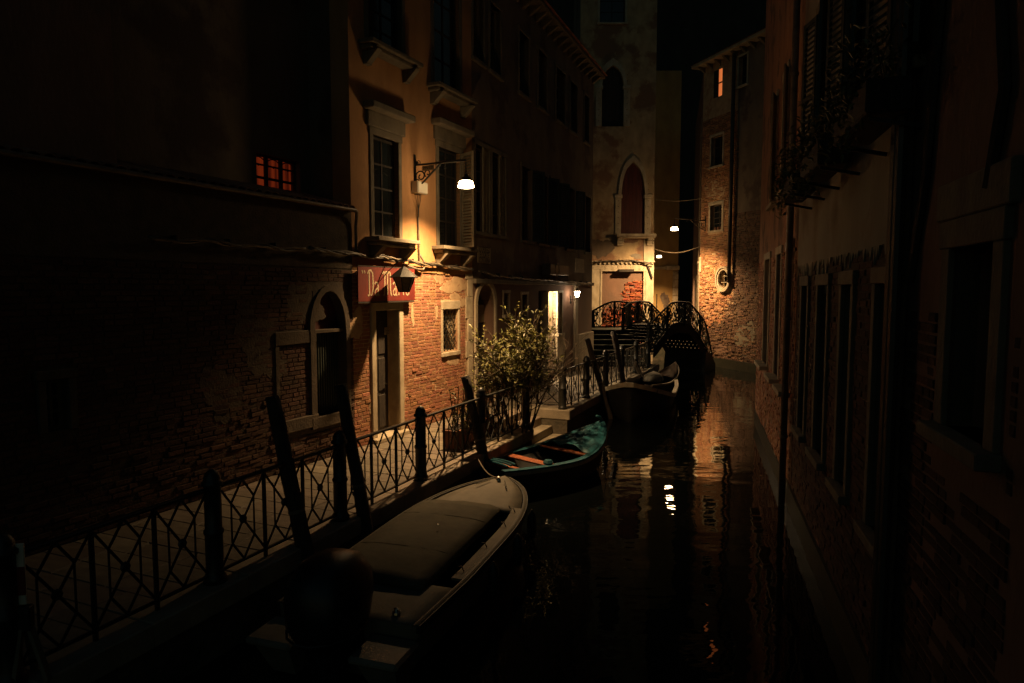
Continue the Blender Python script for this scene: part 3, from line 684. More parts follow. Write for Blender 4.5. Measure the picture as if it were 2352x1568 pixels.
# string course, eaves with brackets, roof
MB().box(0.002, uB1, -.10, -.0045, ZG - .06, ZG + .06).build('string_course', 'aged_stone', hb, bevel=.015)
MB().box(-.1, uB1 + .25, -.42, .3, ZEB - QZ, ZEB - QZ + .12).build('eaves', 'aged_stone', hb, bevel=.02)
bm_ = MB().add([(0, 0, 0), (.12, 0, 0), (.12, -.34, .24), (0, -.34, .24), (0, 0, .26), (.12, 0, .26), (.12, -.34, .26), (0, -.34, .26)], [(0, 1, 2, 3), (3, 2, 6, 7), (7, 6, 5, 4), (0, 3, 7, 4), (1, 5, 6, 2)]).mesh('eaves_bracket', 'aged_stone')
u = .2
while u < uB1:
    o = bpy.data.objects.new('eaves_bracket', bm_); o.location = (u, -.001, ZEB - QZ - .262); link(o, hb); u += .55
MB().add([(-.1, -.5, ZEB - QZ + .121), (uB1 + .3, -.5, ZEB - QZ + .121), (uB1 + .3, 3, ZEB - QZ + 1.4), (-.1, 3, ZEB - QZ + 1.4), (-.1, 3, ZEB - QZ + .121), (uB1 + .3, 3, ZEB - QZ + .121)], [(0, 1, 2, 3), (0, 3, 4), (1, 5, 2), (2, 5, 4, 3), (0, 4, 5, 1)]).build('roof', 'roof_tile', hb)
# arched doorway with pale half-gate
a, b, c, sp_ = archB; ac = (a + b) / 2; ar = (b - a) / 2
t_ = arc(ac, sp_, ar, archBt - sp_, 180, 0, 14)
MB().strip(t_, [(x, archBt + .001) for x, z in t_], -.003, .41).build('spandrel', 'rose_plaster', hb)
MB().strip(t_, arc(ac, sp_, ar + .14, archBt - sp_ + .14, 180, 0, 14), -.05, .05).build('arch_stone', 'stone', hb)
for p0, p1 in ((a - .14, a), (b, b + .14)): MB().box(p0, p1, -.05, .05, 0, sp_).build('door_jamb', 'stone', hb, bevel=.01)
zp = FB.uz(1120, 742)[1] - QZ
g = MB().box(a, b, .30, .34, .02, zp - .01).build('door', 'dark_wood', hb)
for k in range(4): MB().box(a + (b - a) * k / 4 + .01, a + (b - a) * (k + 1) / 4 - .01, .27, .301, .05, zp - .05).build('door_plank', 'dark_wood', g)
for k in range(2): MB().box(a, b, .27, .31, zp + (sp_ - zp) * k / 2 + .006, zp + (sp_ - zp) * (k + 1) / 2 - .006).build('pale_board', 'pale_shutter', g)
MB().box(a, b, .40, .44, sp_ - .05, archBt).build('fanlight', 'glass', hb)
for h in slots + [winB]: window(hb, *h, .16, 'stain_wood', 'glass', 1, 3, surround='stone', sw=.07, sill=True)
dd = MB().box(doorB1[0], doorB1[1], .18, .23, .02, doorB1[3]).build('door', 'dark_wood', hb)
for k in range(3): MB().box(doorB1[0] + .08, doorB1[1] - .08, .16, .181, .15 + .8 * k, .82 + .8 * k).build('door_panel', 'dark_wood', dd, bevel=.012)
# lit entrance: recess with lamp, open door, glowing transom
a, b, c, d = doorB2
MB().box(a - .3, b + .3, .90, .94, 0, d + .2).build('hall_wall', 'cream_plaster', hb)
MB().box(b + .02, b + .08, .42, .90, 0, d + .1).build('hall_side', 'cream_plaster', hb)
tr = MB().box(a, b, .44, .48, d - .34, d - .26).build('transom', 'stone', hb, bevel=.008)
MB().box(a + .04, b - .04, .455, .465, d - .255, d - .02).build('transom_light', 'hall_glow', tr)
MB().box(b - .02, b - .0005, .12, .42, 0, d).build('reveal_mask', 'stain_wood', hb)  # dark board added to narrow the lit strip of the reveal
od = MB().box(a + .08, a + .12, .46, .88, .02, d - .36).build('open_door', 'stain_wood', hb)
for k in range(3): MB().box(a + .121, a + .135, .48, .80, .2 + .75 * k, .8 + .75 * k).build('door_panel', 'stain_wood', od, bevel=.01)
MB().box(a + .25, a + .55, .16, .26, d - .05, d - .012).build('ceiling_lamp', 'hall_lamp', hb)
for p0, p1 in ((a - .12, a), (b, b + .16)): MB().box(p0, p1, -.06, .3, 0, d + .02).build('door_jamb', 'stone', hb, bevel=.012)
MB().box(b + .16, b + .9, -.05, -.0045, 0, FB.uz(1300, 764)[1] - QZ).build('stone_dado', 'stone', hb, bevel=.01)
up = FB.uz(1322, 700)[0]; MB().box(up - .30, up + .05, -.09, -.0045, 0, ZG - .07).build('pilaster', 'stone', hb, bevel=.012)
MB().box(up + .1, uB1, -.10, -.0045, 0, FB.uz(1340, 764)[1] - QZ).build('stone_plinth', 'stone', hb, bevel=.02)
# ================================================================== HOUSE C: gothic-windowed house facing the canal
YC = 35.0
FC = Frame((0, YC), 0)
hc = thing('gothic_house', 'pale peeling house with pointed red-shuttered window over a bricked-up stone doorway', 'house', (0, YC, 0))
def CR(x0, y0, x1, y1): return FC.rect(x0, y0, x1, y1)
cx0 = FC.uz(1330, 600)[0]; cx1 = FC.uz(1500.5, 600)[0]
ogee = CR(1426, 480, 1480, 537); ogT = FC.uz(1452, 372)[1]; ogS = FC.uz(1452, 455)[1]
upw = CR(1382, 215, 1432, 290); upT = FC.uz(1403, 150)[1]; upS = FC.uz(1403, 205)[1]
dC = CR(1382, 623, 1481, 770); dC = (dC[0], dC[1], -.4, dC[3])
top3 = CR(1378, -30, 1436, 52)
HC = 24.0
wall_mb(cx0, cx1, -.6, HC, [(ogee[0], ogee[1], ogee[2], ogT), (upw[0], upw[1], upw[2], upT), dC, top3], .4, 0).build('wall', 'cream_plaster', hc)
MB().box(cx0, cx1 - .02, .41, 4, -.6, HC).build('house_body', 'dark_plaster', hc)
def ogee_pts(c, s, r, t, n=10):
    """pointed ogee arch from left spring to tip to right spring"""
    L = []
    for k in range(n + 1):
        f = k / n
        x = -r * (1 - f ** 1.55) if f < .72 else None
        z = s + (t - s) * (math.sin(f * 1.30) / math.sin(1.30)) ** 0.95
        xx = r * math.cos(f * math.pi / 2) ** .85 if f < .7 else r * math.cos(.7 * math.pi / 2) ** .85 * ((1 - f) / .3) ** 1.25
        L.append((c - xx, z))
    return L + [(2 * c - x, z) for x, z in L[::-1][1:]]
def gothic(h, s, t, m_leaf, leaf_name, sill=True):
    a, b, c0, _ = h; cc = (a + b) / 2; rr_ = (b - a) / 2
    P = ogee_pts(cc, s, rr_, t)
    MB().strip(P, [(x, t + .001) for x, z in P], -.003, .39).build('spandrel', 'cream_plaster', hc)
    O = ogee_pts(cc, s, rr_ + .16, t + .34)
    fr = MB().strip(P, O, -.09, .1).build('gothic_arch', 'stone', hc)
    for x0, x1 in ((a - .30, a), (b, b + .32)):
        MB().box(x0, x1, -.07, .1, c0, s).build('jamb', 'stone', fr, bevel=.012)
        MB().box(x0 - .05, x1 + .05, -.11, .1, s, s + .18).build('capital', 'stone', fr, bevel=.02)
    rv = random.Random(9)
    for x0 in (a - .15, b + .16):
        for k in range(9): MB().lathe([(.0, 0), (.022, .004), (.022, .012), (0, .016)], 8).build('stud', 'iron', fr).matrix_local = Matrix.Translation((x0, -.082, c0 + .25 + .28 * k)) @ Matrix.Rotation(R(90), 4, 'X')
    n = 6
    bk = MB(); bk.prism([(x, z) for x, z in P][::-1] + [(a, c0), (b, c0)], .24, .28); bk.build('window_back', 'void', hc)
    for k in range(n):
        x0 = a + (b - a) * k / n; x1 = a + (b - a) * (k + 1) / n; xm = (x0 + x1) / 2
        zt = [z for x, z in P if abs(x - xm) < .12]; zt = min(max(zt) if zt else t, t) - .03
        MB().box(x0 + .004, x1 - .004, .15, .2, c0, max(zt, s)).build(leaf_name, m_leaf, fr)
    return fr
g1 = gothic(ogee, ogS, ogT, 'red_shutter', 'shutter_board')
g2 = gothic(upw, upS, upT, 'dark_wood', 'shutter_board')
window(hc, *top3, .2, 'dark_wood', 'glass', 2, 3, surround='stone', sw=.1)
sx0 = FC.uz(1393, 541)[0]; sx1 = cx1 + .05; sz = ogee[2]
MB().box(sx0 + .45, sx1, -.45, -.002, sz - .16, sz - .02).build('balcony_sill', 'stone', hc, bevel=.02)
MB().box(sx0 + .55, sx1 - .03, -.36, -.002, sz - .24, sz - .162).build('sill_moulding', 'stone', hc, bevel=.02)
for x in (sx0 + .52, sx1 - .42):
    for k in range(3): MB().box(x, x + .32, -.34 + .09 * k, -.002, sz - .36 - .12 * k, sz - .242 - .12 * k).build('bracket', 'stone', hc, bevel=.02)
# stone corner strip, door surround, cornice
MB().box(cx1 - .50, cx1 + .03, -.06, .3, -.6, sz - .26).build('corner_pier', 'stone', hc, bevel=.015)
a, b, c, d = dC
fr = MB().box(a - .10, a, -.075, .16, c, d).box(b, b + .10, -.075, .16, c, d).box(a - .1, b + .1, -.075, .16, d, d + .10).build('door_frame', 'stone', hc, bevel=.015)
MB().box(a - .52, a - .102, -.05, .1, c, d + .1).build('door_jamb', 'stone', hc, bevel=.015)
lx = a - .52; zl = d + .102; zt = FC.uz(1430, 603)[1]
for k in range(4):
    x0 = lx + (cx1 - .5 - lx) * k / 4; x1 = lx + (cx1 - .5 - lx) * (k + 1) / 4; MB().box(x0 + .003, x1 - .003, -.055, .1, zl, zt).build('lintel_stone', 'stone', hc, bevel=.01)
MB().box(lx - .08, cx1 + .06, -.17, .1, zt + .002, zt + .09).build('cornice', 'stone', hc, bevel=.02)
dm = MB().cbox((0, 0, 0), .10, .09, .07).mesh('dentil', 'stone'); x = lx - .02
while x < cx1 - .05:
    o = bpy.data.objects.new('dentil', dm); o.location = (x, -.10, zt - .035); link(o, hc); x += .22
# bricked-up opening: smooth render with a big bare patch of brick
MB().box(a, b, .09, .3, c, d).build('door_infill', 'rose_plaster', hc)
def bare(u, z):
    f = (u - a) / (b - a); g = (z - FC.uz(1430, 750)[1]) / (d - FC.uz(1430, 750)[1])
    return g < .30 + .12 * math.sin(f * 9) * .4 or (f > .40 + .05 * math.sin(z * 7) and g < .42 + .55 * min(1, max(0, (f - .40) / .28)) and g < .84)
brick_field(hc, a + .01, b - .01, c, d, [], 'red_brick', nmax=300, score=lambda u, z: z, inside=bare, rough=lambda u, z: 1.25, seed=21, out=-.085, L=.25, H=.058, skip=.08, depth=.045)
# bits of exposed brick and fallen render above the door
for px, py, ru, rz, sd, m in ((1480, 568, .34, .14, 31, 'rose_plaster'), (1450, 553, .35, .12, 32, 'rose_plaster'), (1380, 570, .5, .55, 33, 'dark_plaster'), (1494, 585, .14, .4, 34, 'rose_plaster'), (1462, 588, .3, .12, 35, 'grey_plaster')):
    uu, zz = FC.uz(px, py); patch(hc, uu, zz, ru, rz, m, sd, out=.012, th=.02)
# small iron arm and board over the door
x, z = FC.uz(1437, 621); MB().box(x - .38, x + .38, -.30, -.06, z - .07, z + .05).build('door_shelf', 'dark_wood', hc)
p0 = FC.uz(1487, 611); p1 = FC.uz(1497, 638); MB().bar((p0[0], -.14, p0[1]), (p1[0], -.14, p1[1]), .07, .06, (0, 1, 0)).build('wooden_stay', 'dark_wood', hc)

# ================================================================== ALLEY beyond, far yellow wall
alley = MB().slab([(cx1 + .05, YC + .3), (11.2, YC + .6), (17, 52), (9.0, 52)], -2, 1.25).build('alley_pavement', 'quay_wall'); struct(alley)
FD = Frame((0, 46.0), 0)
hd = thing('yellow_house', 'ochre-yellow house wall with a pale pilaster behind the smallest far lamp', 'house', (0, 46, 0))
dx0 = FD.uz(1496, 600)[0] - 1.5; dx1 = FD.uz(1558, 600)[0]; zc0 = FD.uz(1530, 612)[1]
wall_mb(dx0, dx1, 1.2, 18, [], .5, 0).build('wall', 'yellow_plaster', hd)
MB().box(FD.uz(1500, 600)[0], dx1, -.12, -.002, zc0 - .2, zc0).build('string_course', 'stone', hd, bevel=.02)
pz = FD.uz(1550, 622)[1]; px0 = FD.uz(1545, 650)[0]
k = 0; z = 1.2
while z < pz:
    h = .52; MB().box(px0, dx1, -.10, -.002, z + .025, min(z + h, pz) - .005).build('pilaster_stone', 'stone', hd, bevel=.012); z += h
MB().box(px0 - .5, dx1 + .05, -.22, -.002, pz + .05, pz + .35).build('capital', 'stone', hd, bevel=.03)
x = FD.uz(1508, 700)[0]; MB().tube([(x, -.05, 1.3), (x, -.05, FD.uz(1508, 675)[1])], .035, 6).build('drain_pipe', 'dark_cable', hd)
patch(hd, FD.uz(1528, 690)[0], FD.uz(1528, 690)[1], .28, .5, 'dark_plaster', 41, out=.006, th=.004, name='damp_stain')
hf = thing('alley_end_house', 'black unlit house front closing the end of the alley', 'house', (0, 58, 0))
MB().box(-14, 60, 0, 4, -.5, 60).build('wall', 'backdrop_black', hf)  # raised and widened in near-black to cover the gap of sky
MB().box(16.2, 17.0, -.05, .02, 1.2, 4).build('door', 'dark_wood', hf)

# ================================================================== HOUSE E: brick tower with oval window
E_dir = math.degrees(math.atan2(-.94, .345))
FE = Frame((9.98, 32.0), E_dir)
he2 = thing('brick_house', 'tall rough brick house with an oval stone window, lit beside the bridge', 'house', FE.o, (0, 0, FE.a))
e0 = FE.uz(1607, 640)[0]; e1 = 4.6
def ER(x0, y0, x1, y1): return FE.rect(x0, y0, x1, y1)
wE = ER(1632, 470, 1658, 528); wE2 = ER(1634, 312, 1660, 380); wE3 = ER(1650, 165, 1658.5, 218); wE3b = ER(1640, 160, 1659, 222); wE4 = ER(1697, 128, 1716, 195)
ov = FE.uz(1665, 641); ovr = ER(1653, 620, 1676, 662); rx = (ovr[1] - ovr[0]) / 2; rz = (ovr[3] - ovr[2]) / 2; ou, oz = (ovr[0] + ovr[1]) / 2, (ovr[2] + ovr[3]) / 2
ZTE = FE.uz(1640, 145)[1]
ZDARK = 2.35; uP = FE.uz(1689, 500)[0]
wall_mb(uP, e1, ZDARK, ZTE, [wE4], .4, 0).build('side_wall', 'dark_plaster', he2)
wall_mb(e0, uP - .001, ZDARK, ZTE, [wE, wE2, wE3b, wE4, (ou - rx, ou + rx, oz - rz, oz + rz)], .4, 0).build('wall', 'mortar', he2)
wall_mb(e0, e1, -1, ZDARK - .001, [], .4, -.002).build('lower_wall', 'dirty_dim_mortar', he2)
MB().box(e0, e1, .42, 5, -1, ZTE).build('house_body', 'dark_plaster', he2)
zA = 2.2; zTop = FE.uz(1640, 440)[1]
holesE = [(wE[0] - .12, wE[1] + .14, wE[2] - .14, wE[3] + .12), (wE2[0] - .06, wE2[1] + .06, wE2[2] - .06, wE2[3] + .06), (ou - rx - .16, ou + rx + .16, oz - rz - .16, oz + rz + .16)]
eh = FE.uz(1630, 615)
def in_dark_zone(u, z): return u > uP or z < 2.35 + .45 * math.sin(u * 2.3 + .6) + .22 * math.sin(u * 6.1) + 1.7 * max(0, (u - ou - .25))  # darker brick low down and everywhere right of the drain pipe
MB().box(e0 - .02, e1, -.05, .1, -1, .42).build('tide_band', 'tide', he2)
brick_field(he2, e0 + .01, e1, .43, zTop + 3.5, holesE, 'pale_brick', score=lambda u, z: -((u - eh[0]) ** 2 + .35 * (z - eh[1]) ** 2), inside=lambda u, z: not in_dark_zone(u, z) and ((u - ou) / (rx + .13)) ** 2 + ((z - oz) / (rz + .13)) ** 2 > 1,
            rough=lambda u, z: 1.1 if z < eh[1] + .4 else .45, seed=31, L=.27, H=.068, J=.014, depth=.026, skip=.015)
brick_field(he2, e0 + .01, e1, .43, 7.2, holesE, 'dark_brick', nmax=0, inside=lambda u, z: in_dark_zone(u, z), rough=lambda u, z: .8, seed=33, L=.27, H=.068, J=.014, depth=.026, skip=.02, out=.001)
# oval window
n = 28; inn = [(ou + rx * math.cos(2 * math.pi * k / n), oz + rz * math.sin(2 * math.pi * k / n)) for k in range(n + 1)]
sq = []
for x, z in inn:
    dx, dz = (x - ou) / rx, (z - oz) / rz; m = max(abs(dx), abs(dz)); sq.append((ou + rx * 1.004 * dx / m, oz + rz * 1.004 * dz / m))
MB().strip(inn, sq, -.004, .38).build('spandrel', 'mortar', he2)
out_ = [(ou + (rx + .17) * math.cos(2 * math.pi * k / n), oz + (rz + .17) * math.sin(2 * math.pi * k / n)) for k in range(n + 1)]
ow = MB().strip(inn, out_, -.11, .1).build('oval_window', 'stone', he2)
mid = [(ou + (rx + .10) * math.cos(2 * math.pi * k / n), oz + (rz + .10) * math.sin(2 * math.pi * k / n)) for k in range(n + 1)]
MB().strip(mid, out_, -.15, -.105).build('outer_ring', 'stone', ow)
MB().prism([(x, z) for x, z in inn[:-1]], .22, .25).build('pane', 'glass', ow)
for x in (ou - rx * .3, ou + rx * .3): MB().tube([(x, .06, oz - rz * .92), (x, .06, oz + rz * .92)], .014, 6).build('bar', 'pale_rail', ow)
for z in (oz - rz * .35, oz + rz * .35): MB().tube([(ou - rx * .9, .045, z), (ou + rx * .9, .045, z)], .014, 6).build('bar', 'pale_rail', ow)
w = window(he2, *wE, .2, 'dark_wood', 'glass', 2, 4, surround='stone', sw=.13, sill=True, sill_out=.05)
for k in range(3): MB().lathe([(.05, 0), (.06, .10), (.05, .14)], 8).build('flower_pot', 'terracotta', w).location = (wE[0] + .3 + .22 * k, .08, wE[2])
w = window(he2, *wE2, .2, 'dark_wood', 'glass', 2, 3, surround='stone', sw=.1)
w = window(he2, *wE3b, .2, 'dark_wood', 'glass', 1, 2, surround=None, sw=.1, sill=False)
zm_ = (wE3b[2] + wE3b[3]) / 2
MB().box(wE3b[0], wE3[0], -.01, .03, wE3b[2], wE3b[3]).build('shutter', 'dark_wood', w)
MB().box(wE3[0], wE3b[1], .03, .034, wE3b[2], wE3b[3]).build('lit_curtain', 'amber_room', w)
MB().box(wE3[0], wE3b[1], .012, .028, zm_ - .03, zm_ + .03).build('crossbar', 'dark_wood', w)
window(he2, *wE4, .2, 'dark_wood', 'glass', 2, 3, surround='stone', sw=.08)
# eaves
MB().box(e0 - .35, e1, -.5, .3, ZTE, ZTE + .14).build('eaves', 'stone', he2, bevel=.02)
x = e0
while x < e1: o = bpy.data.objects.new('eaves_bracket', bm_); o.location = (x, -.001, ZTE - .262); link(o, he2); x += .6
MB().add([(e0 - .4, -.55, ZTE + .141), (e1, -.55, ZTE + .141), (e1, 3, ZTE + 1.6), (e0 - .4, 3, ZTE + 1.6), (e0 - .4, 3, ZTE + .141), (e1, 3, ZTE + .141)], [(0, 1, 2, 3), (0, 3, 4), (1, 5, 2), (2, 5, 4, 3), (0, 4, 5, 1)]).build('roof', 'roof_tile', he2)
# drain pipe ending by the oval window, pale corner stones, low patch of render
up_ = FE.uz(1684, 500)[0]; zpe = FE.uz(1686, 648)[1]
pipe = MB().tube([(up_, -.16, ZTE - .1), (up_, -.16, zpe)], .085, 10).build('drain_pipe', 'dark_cable', he2, True)
for z in (4.6, 7, 9.5, 12): MB().lathe([(.085, -.02), (.10, -.02), (.10, .03), (.085, .03)], 10).build('pipe_ring', 'iron', pipe).location = (up_, -.16, z)
MB().box(e0 - .03, e0 + .14, -.05, .3, FE.uz(1606, 625)[1], FE.uz(1606, 590)[1]).build('corner_stone', 'stone', he2, bevel=.015)
MB().box(e0 - .03, e0 + .16, -.05, .3, FE.uz(1606, 748)[1] - .3, FE.uz(1606, 722)[1]).build('corner_stone', 'stone', he2, bevel=.015)
uu, zz = FE.uz(1712, 770); patch(he2, uu, zz, .6, .6, 'aged_stone', 51, out=.016, th=.03)
uu, zz = FE.uz(1655, 800); patch(he2, uu, zz, .4, .35, 'rose_plaster', 52, out=.014, th=.03)
uu, zz = FE.uz(1640, 455); patch(he2, uu, zz + .4, .7, .5, 'mortar', 53, out=.012, th=.03)
# alley side of the brick house with its tall door openings
side_o = FE.w(e0, 0, 0); FS = Frame((12.1, 46.0), math.degrees(math.atan2(side_o.y - 46.0, side_o.x - 12.1)))
LS = (side_o - Vector((12.1, 46, 0))).length
def SR(x0, y0, x1, y1): return FS.rect(x0, y0, x1, y1)
hs_ = thing('alley_side_house', 'narrow side wall with tall stone-framed openings turning into the alley behind the far lamps', 'house', FS.o, (0, 0, FS.a))
s1 = SR(1598.6, 636, 1599.2, 735)
dS = (LS - 1.6, LS - .55, 1.3, FE.uz(1602, 632)[1]); dS2 = (LS - 1.6, LS - .55, FE.uz(1602, 600)[1], FE.uz(1602, 520)[1])
dS3 = (LS - 5.0, LS - 3.8, 1.3, 4.2)
wall_mb(0, LS - .01, -1, ZTE, [dS, dS2, dS3], .4, 0).build('wall', 'rose_plaster', hs_)
MB().box(0, LS - .01, .41, 1.2, -1, ZTE).build('house_body', 'dark_plaster', hs_)
for h in (dS, dS2, dS3):
    window(hs_, *h, .2, 'dark_wood', 'glass', 2, 4, surround='stone', sw=.2)
cp = [(LS - .12, -.06, 12), (LS - .12, -.06, 6.4), (LS - .5, -.06, 4.2), (LS - .42, -.06, 1.4)]
MB().tube(cp, .03, 6).build('wall_cable', 'cable', hs_)

# ================================================================== RIGHT BANK
FF = Frame((6.73, 18.7), -105.4)
def FR(x0, y0, x1, y1): return FF.rect(x0, y0, x1, y1)
b1 = FF.uz(1829, 700)[0]; b2 = FF.uz(2068, 700)[0]; f1e = 20.0
HF = 14.0
def fthing(name, label, u=0): return thing(name, label, 'house', FF.w(u, 0, 0), (0, 0, FF.a))
h1 = fthing('rose_house', 'narrow rose brick house end with tall stone-framed windows beyond the grey house')
gw = [FR(1756, 590, 1767, 842), FR(1783, 575, 1793, 862), FR(1806, 590, 1818, 897)]
z0 = sum(h[2] for h in gw) / 3; gz1 = FF.uz(1795, 582)[1]
gw = [(h[0], h[1], z0, gz1) for h in gw]
uw = [FR(1776, 130, 1786, 430), FR(1802, 60, 1812, 400)]; uw = [(h[0], h[1], 5.6, 7.8) for h in uw]
wall_mb(0, b1, -1, HF, gw + uw, .4, 0).build('wall', 'rose_light', h1)
MB().box(0, b1, .41, 5, -1, HF).build('house_body', 'dark_plaster', h1)
brick_field(h1, .05, b1 - .12, .25, 4.4, [(h[0] - .15, h[1] + .15, h[2] - .25, h[3] + .3) for h in gw], 'brick', nmax=0, rough=lambda u, z: .6, seed=61, depth=.02, skip=.25)
for h in gw: 
    w = window(h1, *h, .2, 'dark_wood', 'glass', 2, 5, surround='stone', sw=.13, sill=True, sill_out=.2)
for h in uw: window(h1, *h, .2, 'dark_wood', 'glass', 2, 4, surround='stone', sw=.12, shutters=[(1, 165, 'pale_shutter')])
up_ = FF.uz(1818, 900)[0] + .05
pp = MB().tube([(up_, -.11, HF), (up_, -.11, .0)], .055, 10).build('drain_pipe', 'copper_pipe', h1, True)
for z in (1.2, 3.2, 5.2, 7.2): MB().lathe([(.055, -.02), (.07, -.02), (.07, .03), (.055, .03)], 10).build('pipe_ring', 'copper_pipe', pp).location = (up_, -.11, z)
h2 = fthing('grey_house', 'broad grey plastered house with ragged plaster over dark brick and window boxes of plants')
rz_ = FF.uz(1950, 580)[1]
g2w = [FR(1843, 660, 1856, 800), FR(1880, 660, 1901, 850), FR(1934, 660, 1956, 890), FR(2012, 640, 2046, 960)]
g2w = [(h[0], h[1], 1.55, 3.75) for h in g2w]
u2w = [(c - .42, c + .42, 5.35, 7.5) for c in (9.67, 11.68, 13.75)]
wall_mb(b1 + .001, b2, rz_, HF, u2w, .4, .0).build('plaster_wall', 'grey_plaster', h2)
wall_mb(b1 + .001, b2, -1, rz_, g2w, .4, -.012).build('wall', 'dirty_dim_mortar', h2)
MB().box(b1, b2, .41, 5, -1, HF).build('house_body', 'dark_plaster', h2)
brick_field(h2, b1 + .05, b2 - .2, .25, rz_ - .02, [(h[0] - .14, h[1] + .14, h[2] - .14, h[3] + .2) for h in g2w], 'dirty_dim_brick', nmax=300, score=lambda u, z: u, rough=lambda u, z: .5, seed=62, out=-.012)
rr = random.Random(8); mb = MB(); x = b1 + .1
while x < b2 - .1:                                    # ragged tongues of plaster hanging below the edge
    w = rr.uniform(.03, .16); h = rr.uniform(.02, .5) * (1 if x < (b1 + b2) / 2 else .35); mb.prism([(x, rz_), (x + w * .5, rz_ - h), (x + w, rz_)], -.006, .01); x += w * rr.uniform(.8, 1.5)
fix_normals(mb.build('ragged_plaster', 'grey_plaster', h2))
for h in g2w: window(h2, *h, .2, 'dark_wood', 'glass', 2, 4, surround='aged_stone', sw=.12, sill=True)
for h in u2w: window(h2, *h, .2, 'dark_wood', 'glass', 2, 4, surround='aged_stone', sw=.10, shutters=[(1, 160, 'green_shutter'), (-1, 165, 'green_shutter')])
h3 = fthing('russet_house', 'near russet plastered house at the right edge with a stone-framed dark water door')
w3 = FR(2195, 563, 2298, 1010)
w3b = FR(2430, 563, 2560, 1010); w3b = (w3b[0], w3b[1], w3[2], w3[3])
wall_mb(b2 + .001, f1e, -1, HF, [w3], .4, 0.03).build('wall', 'rose_plaster', h3)
MB().box(b2, f1e, .41, 5, -1, HF).build('house_body', 'dark_plaster', h3)
brick_field(h3, b2 + .15, f1e - 4, .2, FF.uz(2250, 640)[1] - .2, [(w3[0] - .25, w3[1] + .25, w3[2] - .3, w3[3] + .5)], 'dirty_dim_brick', nmax=300, score=lambda u, z: u - 30 * (u > 14.5), rough=lambda u, z: .5, seed=63, out=.03, depth=.016, skip=.12)
for hh_, x0_, x1_, o_ in ((h1, 0, b1, .0), (h2, b1 + .001, b2, .012), (h3, b2 + .001, f1e, .03)):
    MB().box(x0_, x1_, -o_ - .022, .05, -1, .40).build('tide_band', 'tide', hh_)
w = window(h3, *w3, .25, 'dark_wood', 'glass', 2, 4, surround='aged_stone', sw=.14, sill=True, sill_out=.12, out=.03)
MB().box(w3[0] - .22, w3[1] + .22, -.075, .1, w3[3] + .171, w3[3] + .40).build('lintel', 'aged_stone', w, bevel=.01)
ub = FF.uz(2078, 700)[0]
MB().box(b2 - .05, b2 + .28, -.10, -.031, -.5, HF).build('corner_pier', 'dark_plaster', h3)
for x, wd in ((FF.uz(2095, 700)[0], .05), (FF.uz(2104, 700)[0], .04)):
    MB().tube([(x, -.14, HF), (x, -.14, 0)], wd, 8).build('drain_pipe', 'dark_cable', h3)
c0 = FF.uz(2200, -150); c1 = FF.uz(2150, 400); c2 = FF.uz(2112, 640)
MB().tube([(c0[0], -.06, c0[1]), (c1[0], -.06, c1[1]), (c2[0], -.06, c2[1])], [.03, .03, .03], 6).build('wall_cable', 'dark_cable', h3)
c0 = FF.uz(2325, -150); c1 = FF.uz(2340, 200); c2 = FF.uz(2300, 430)
MB().tube([(c0[0], -.06, c0[1]), (c1[0], -.06, c1[1]), (c2[0], -.06, c2[1])], [.03, .03, .03], 6).build('wall_cable', 'dark_cable', h3)
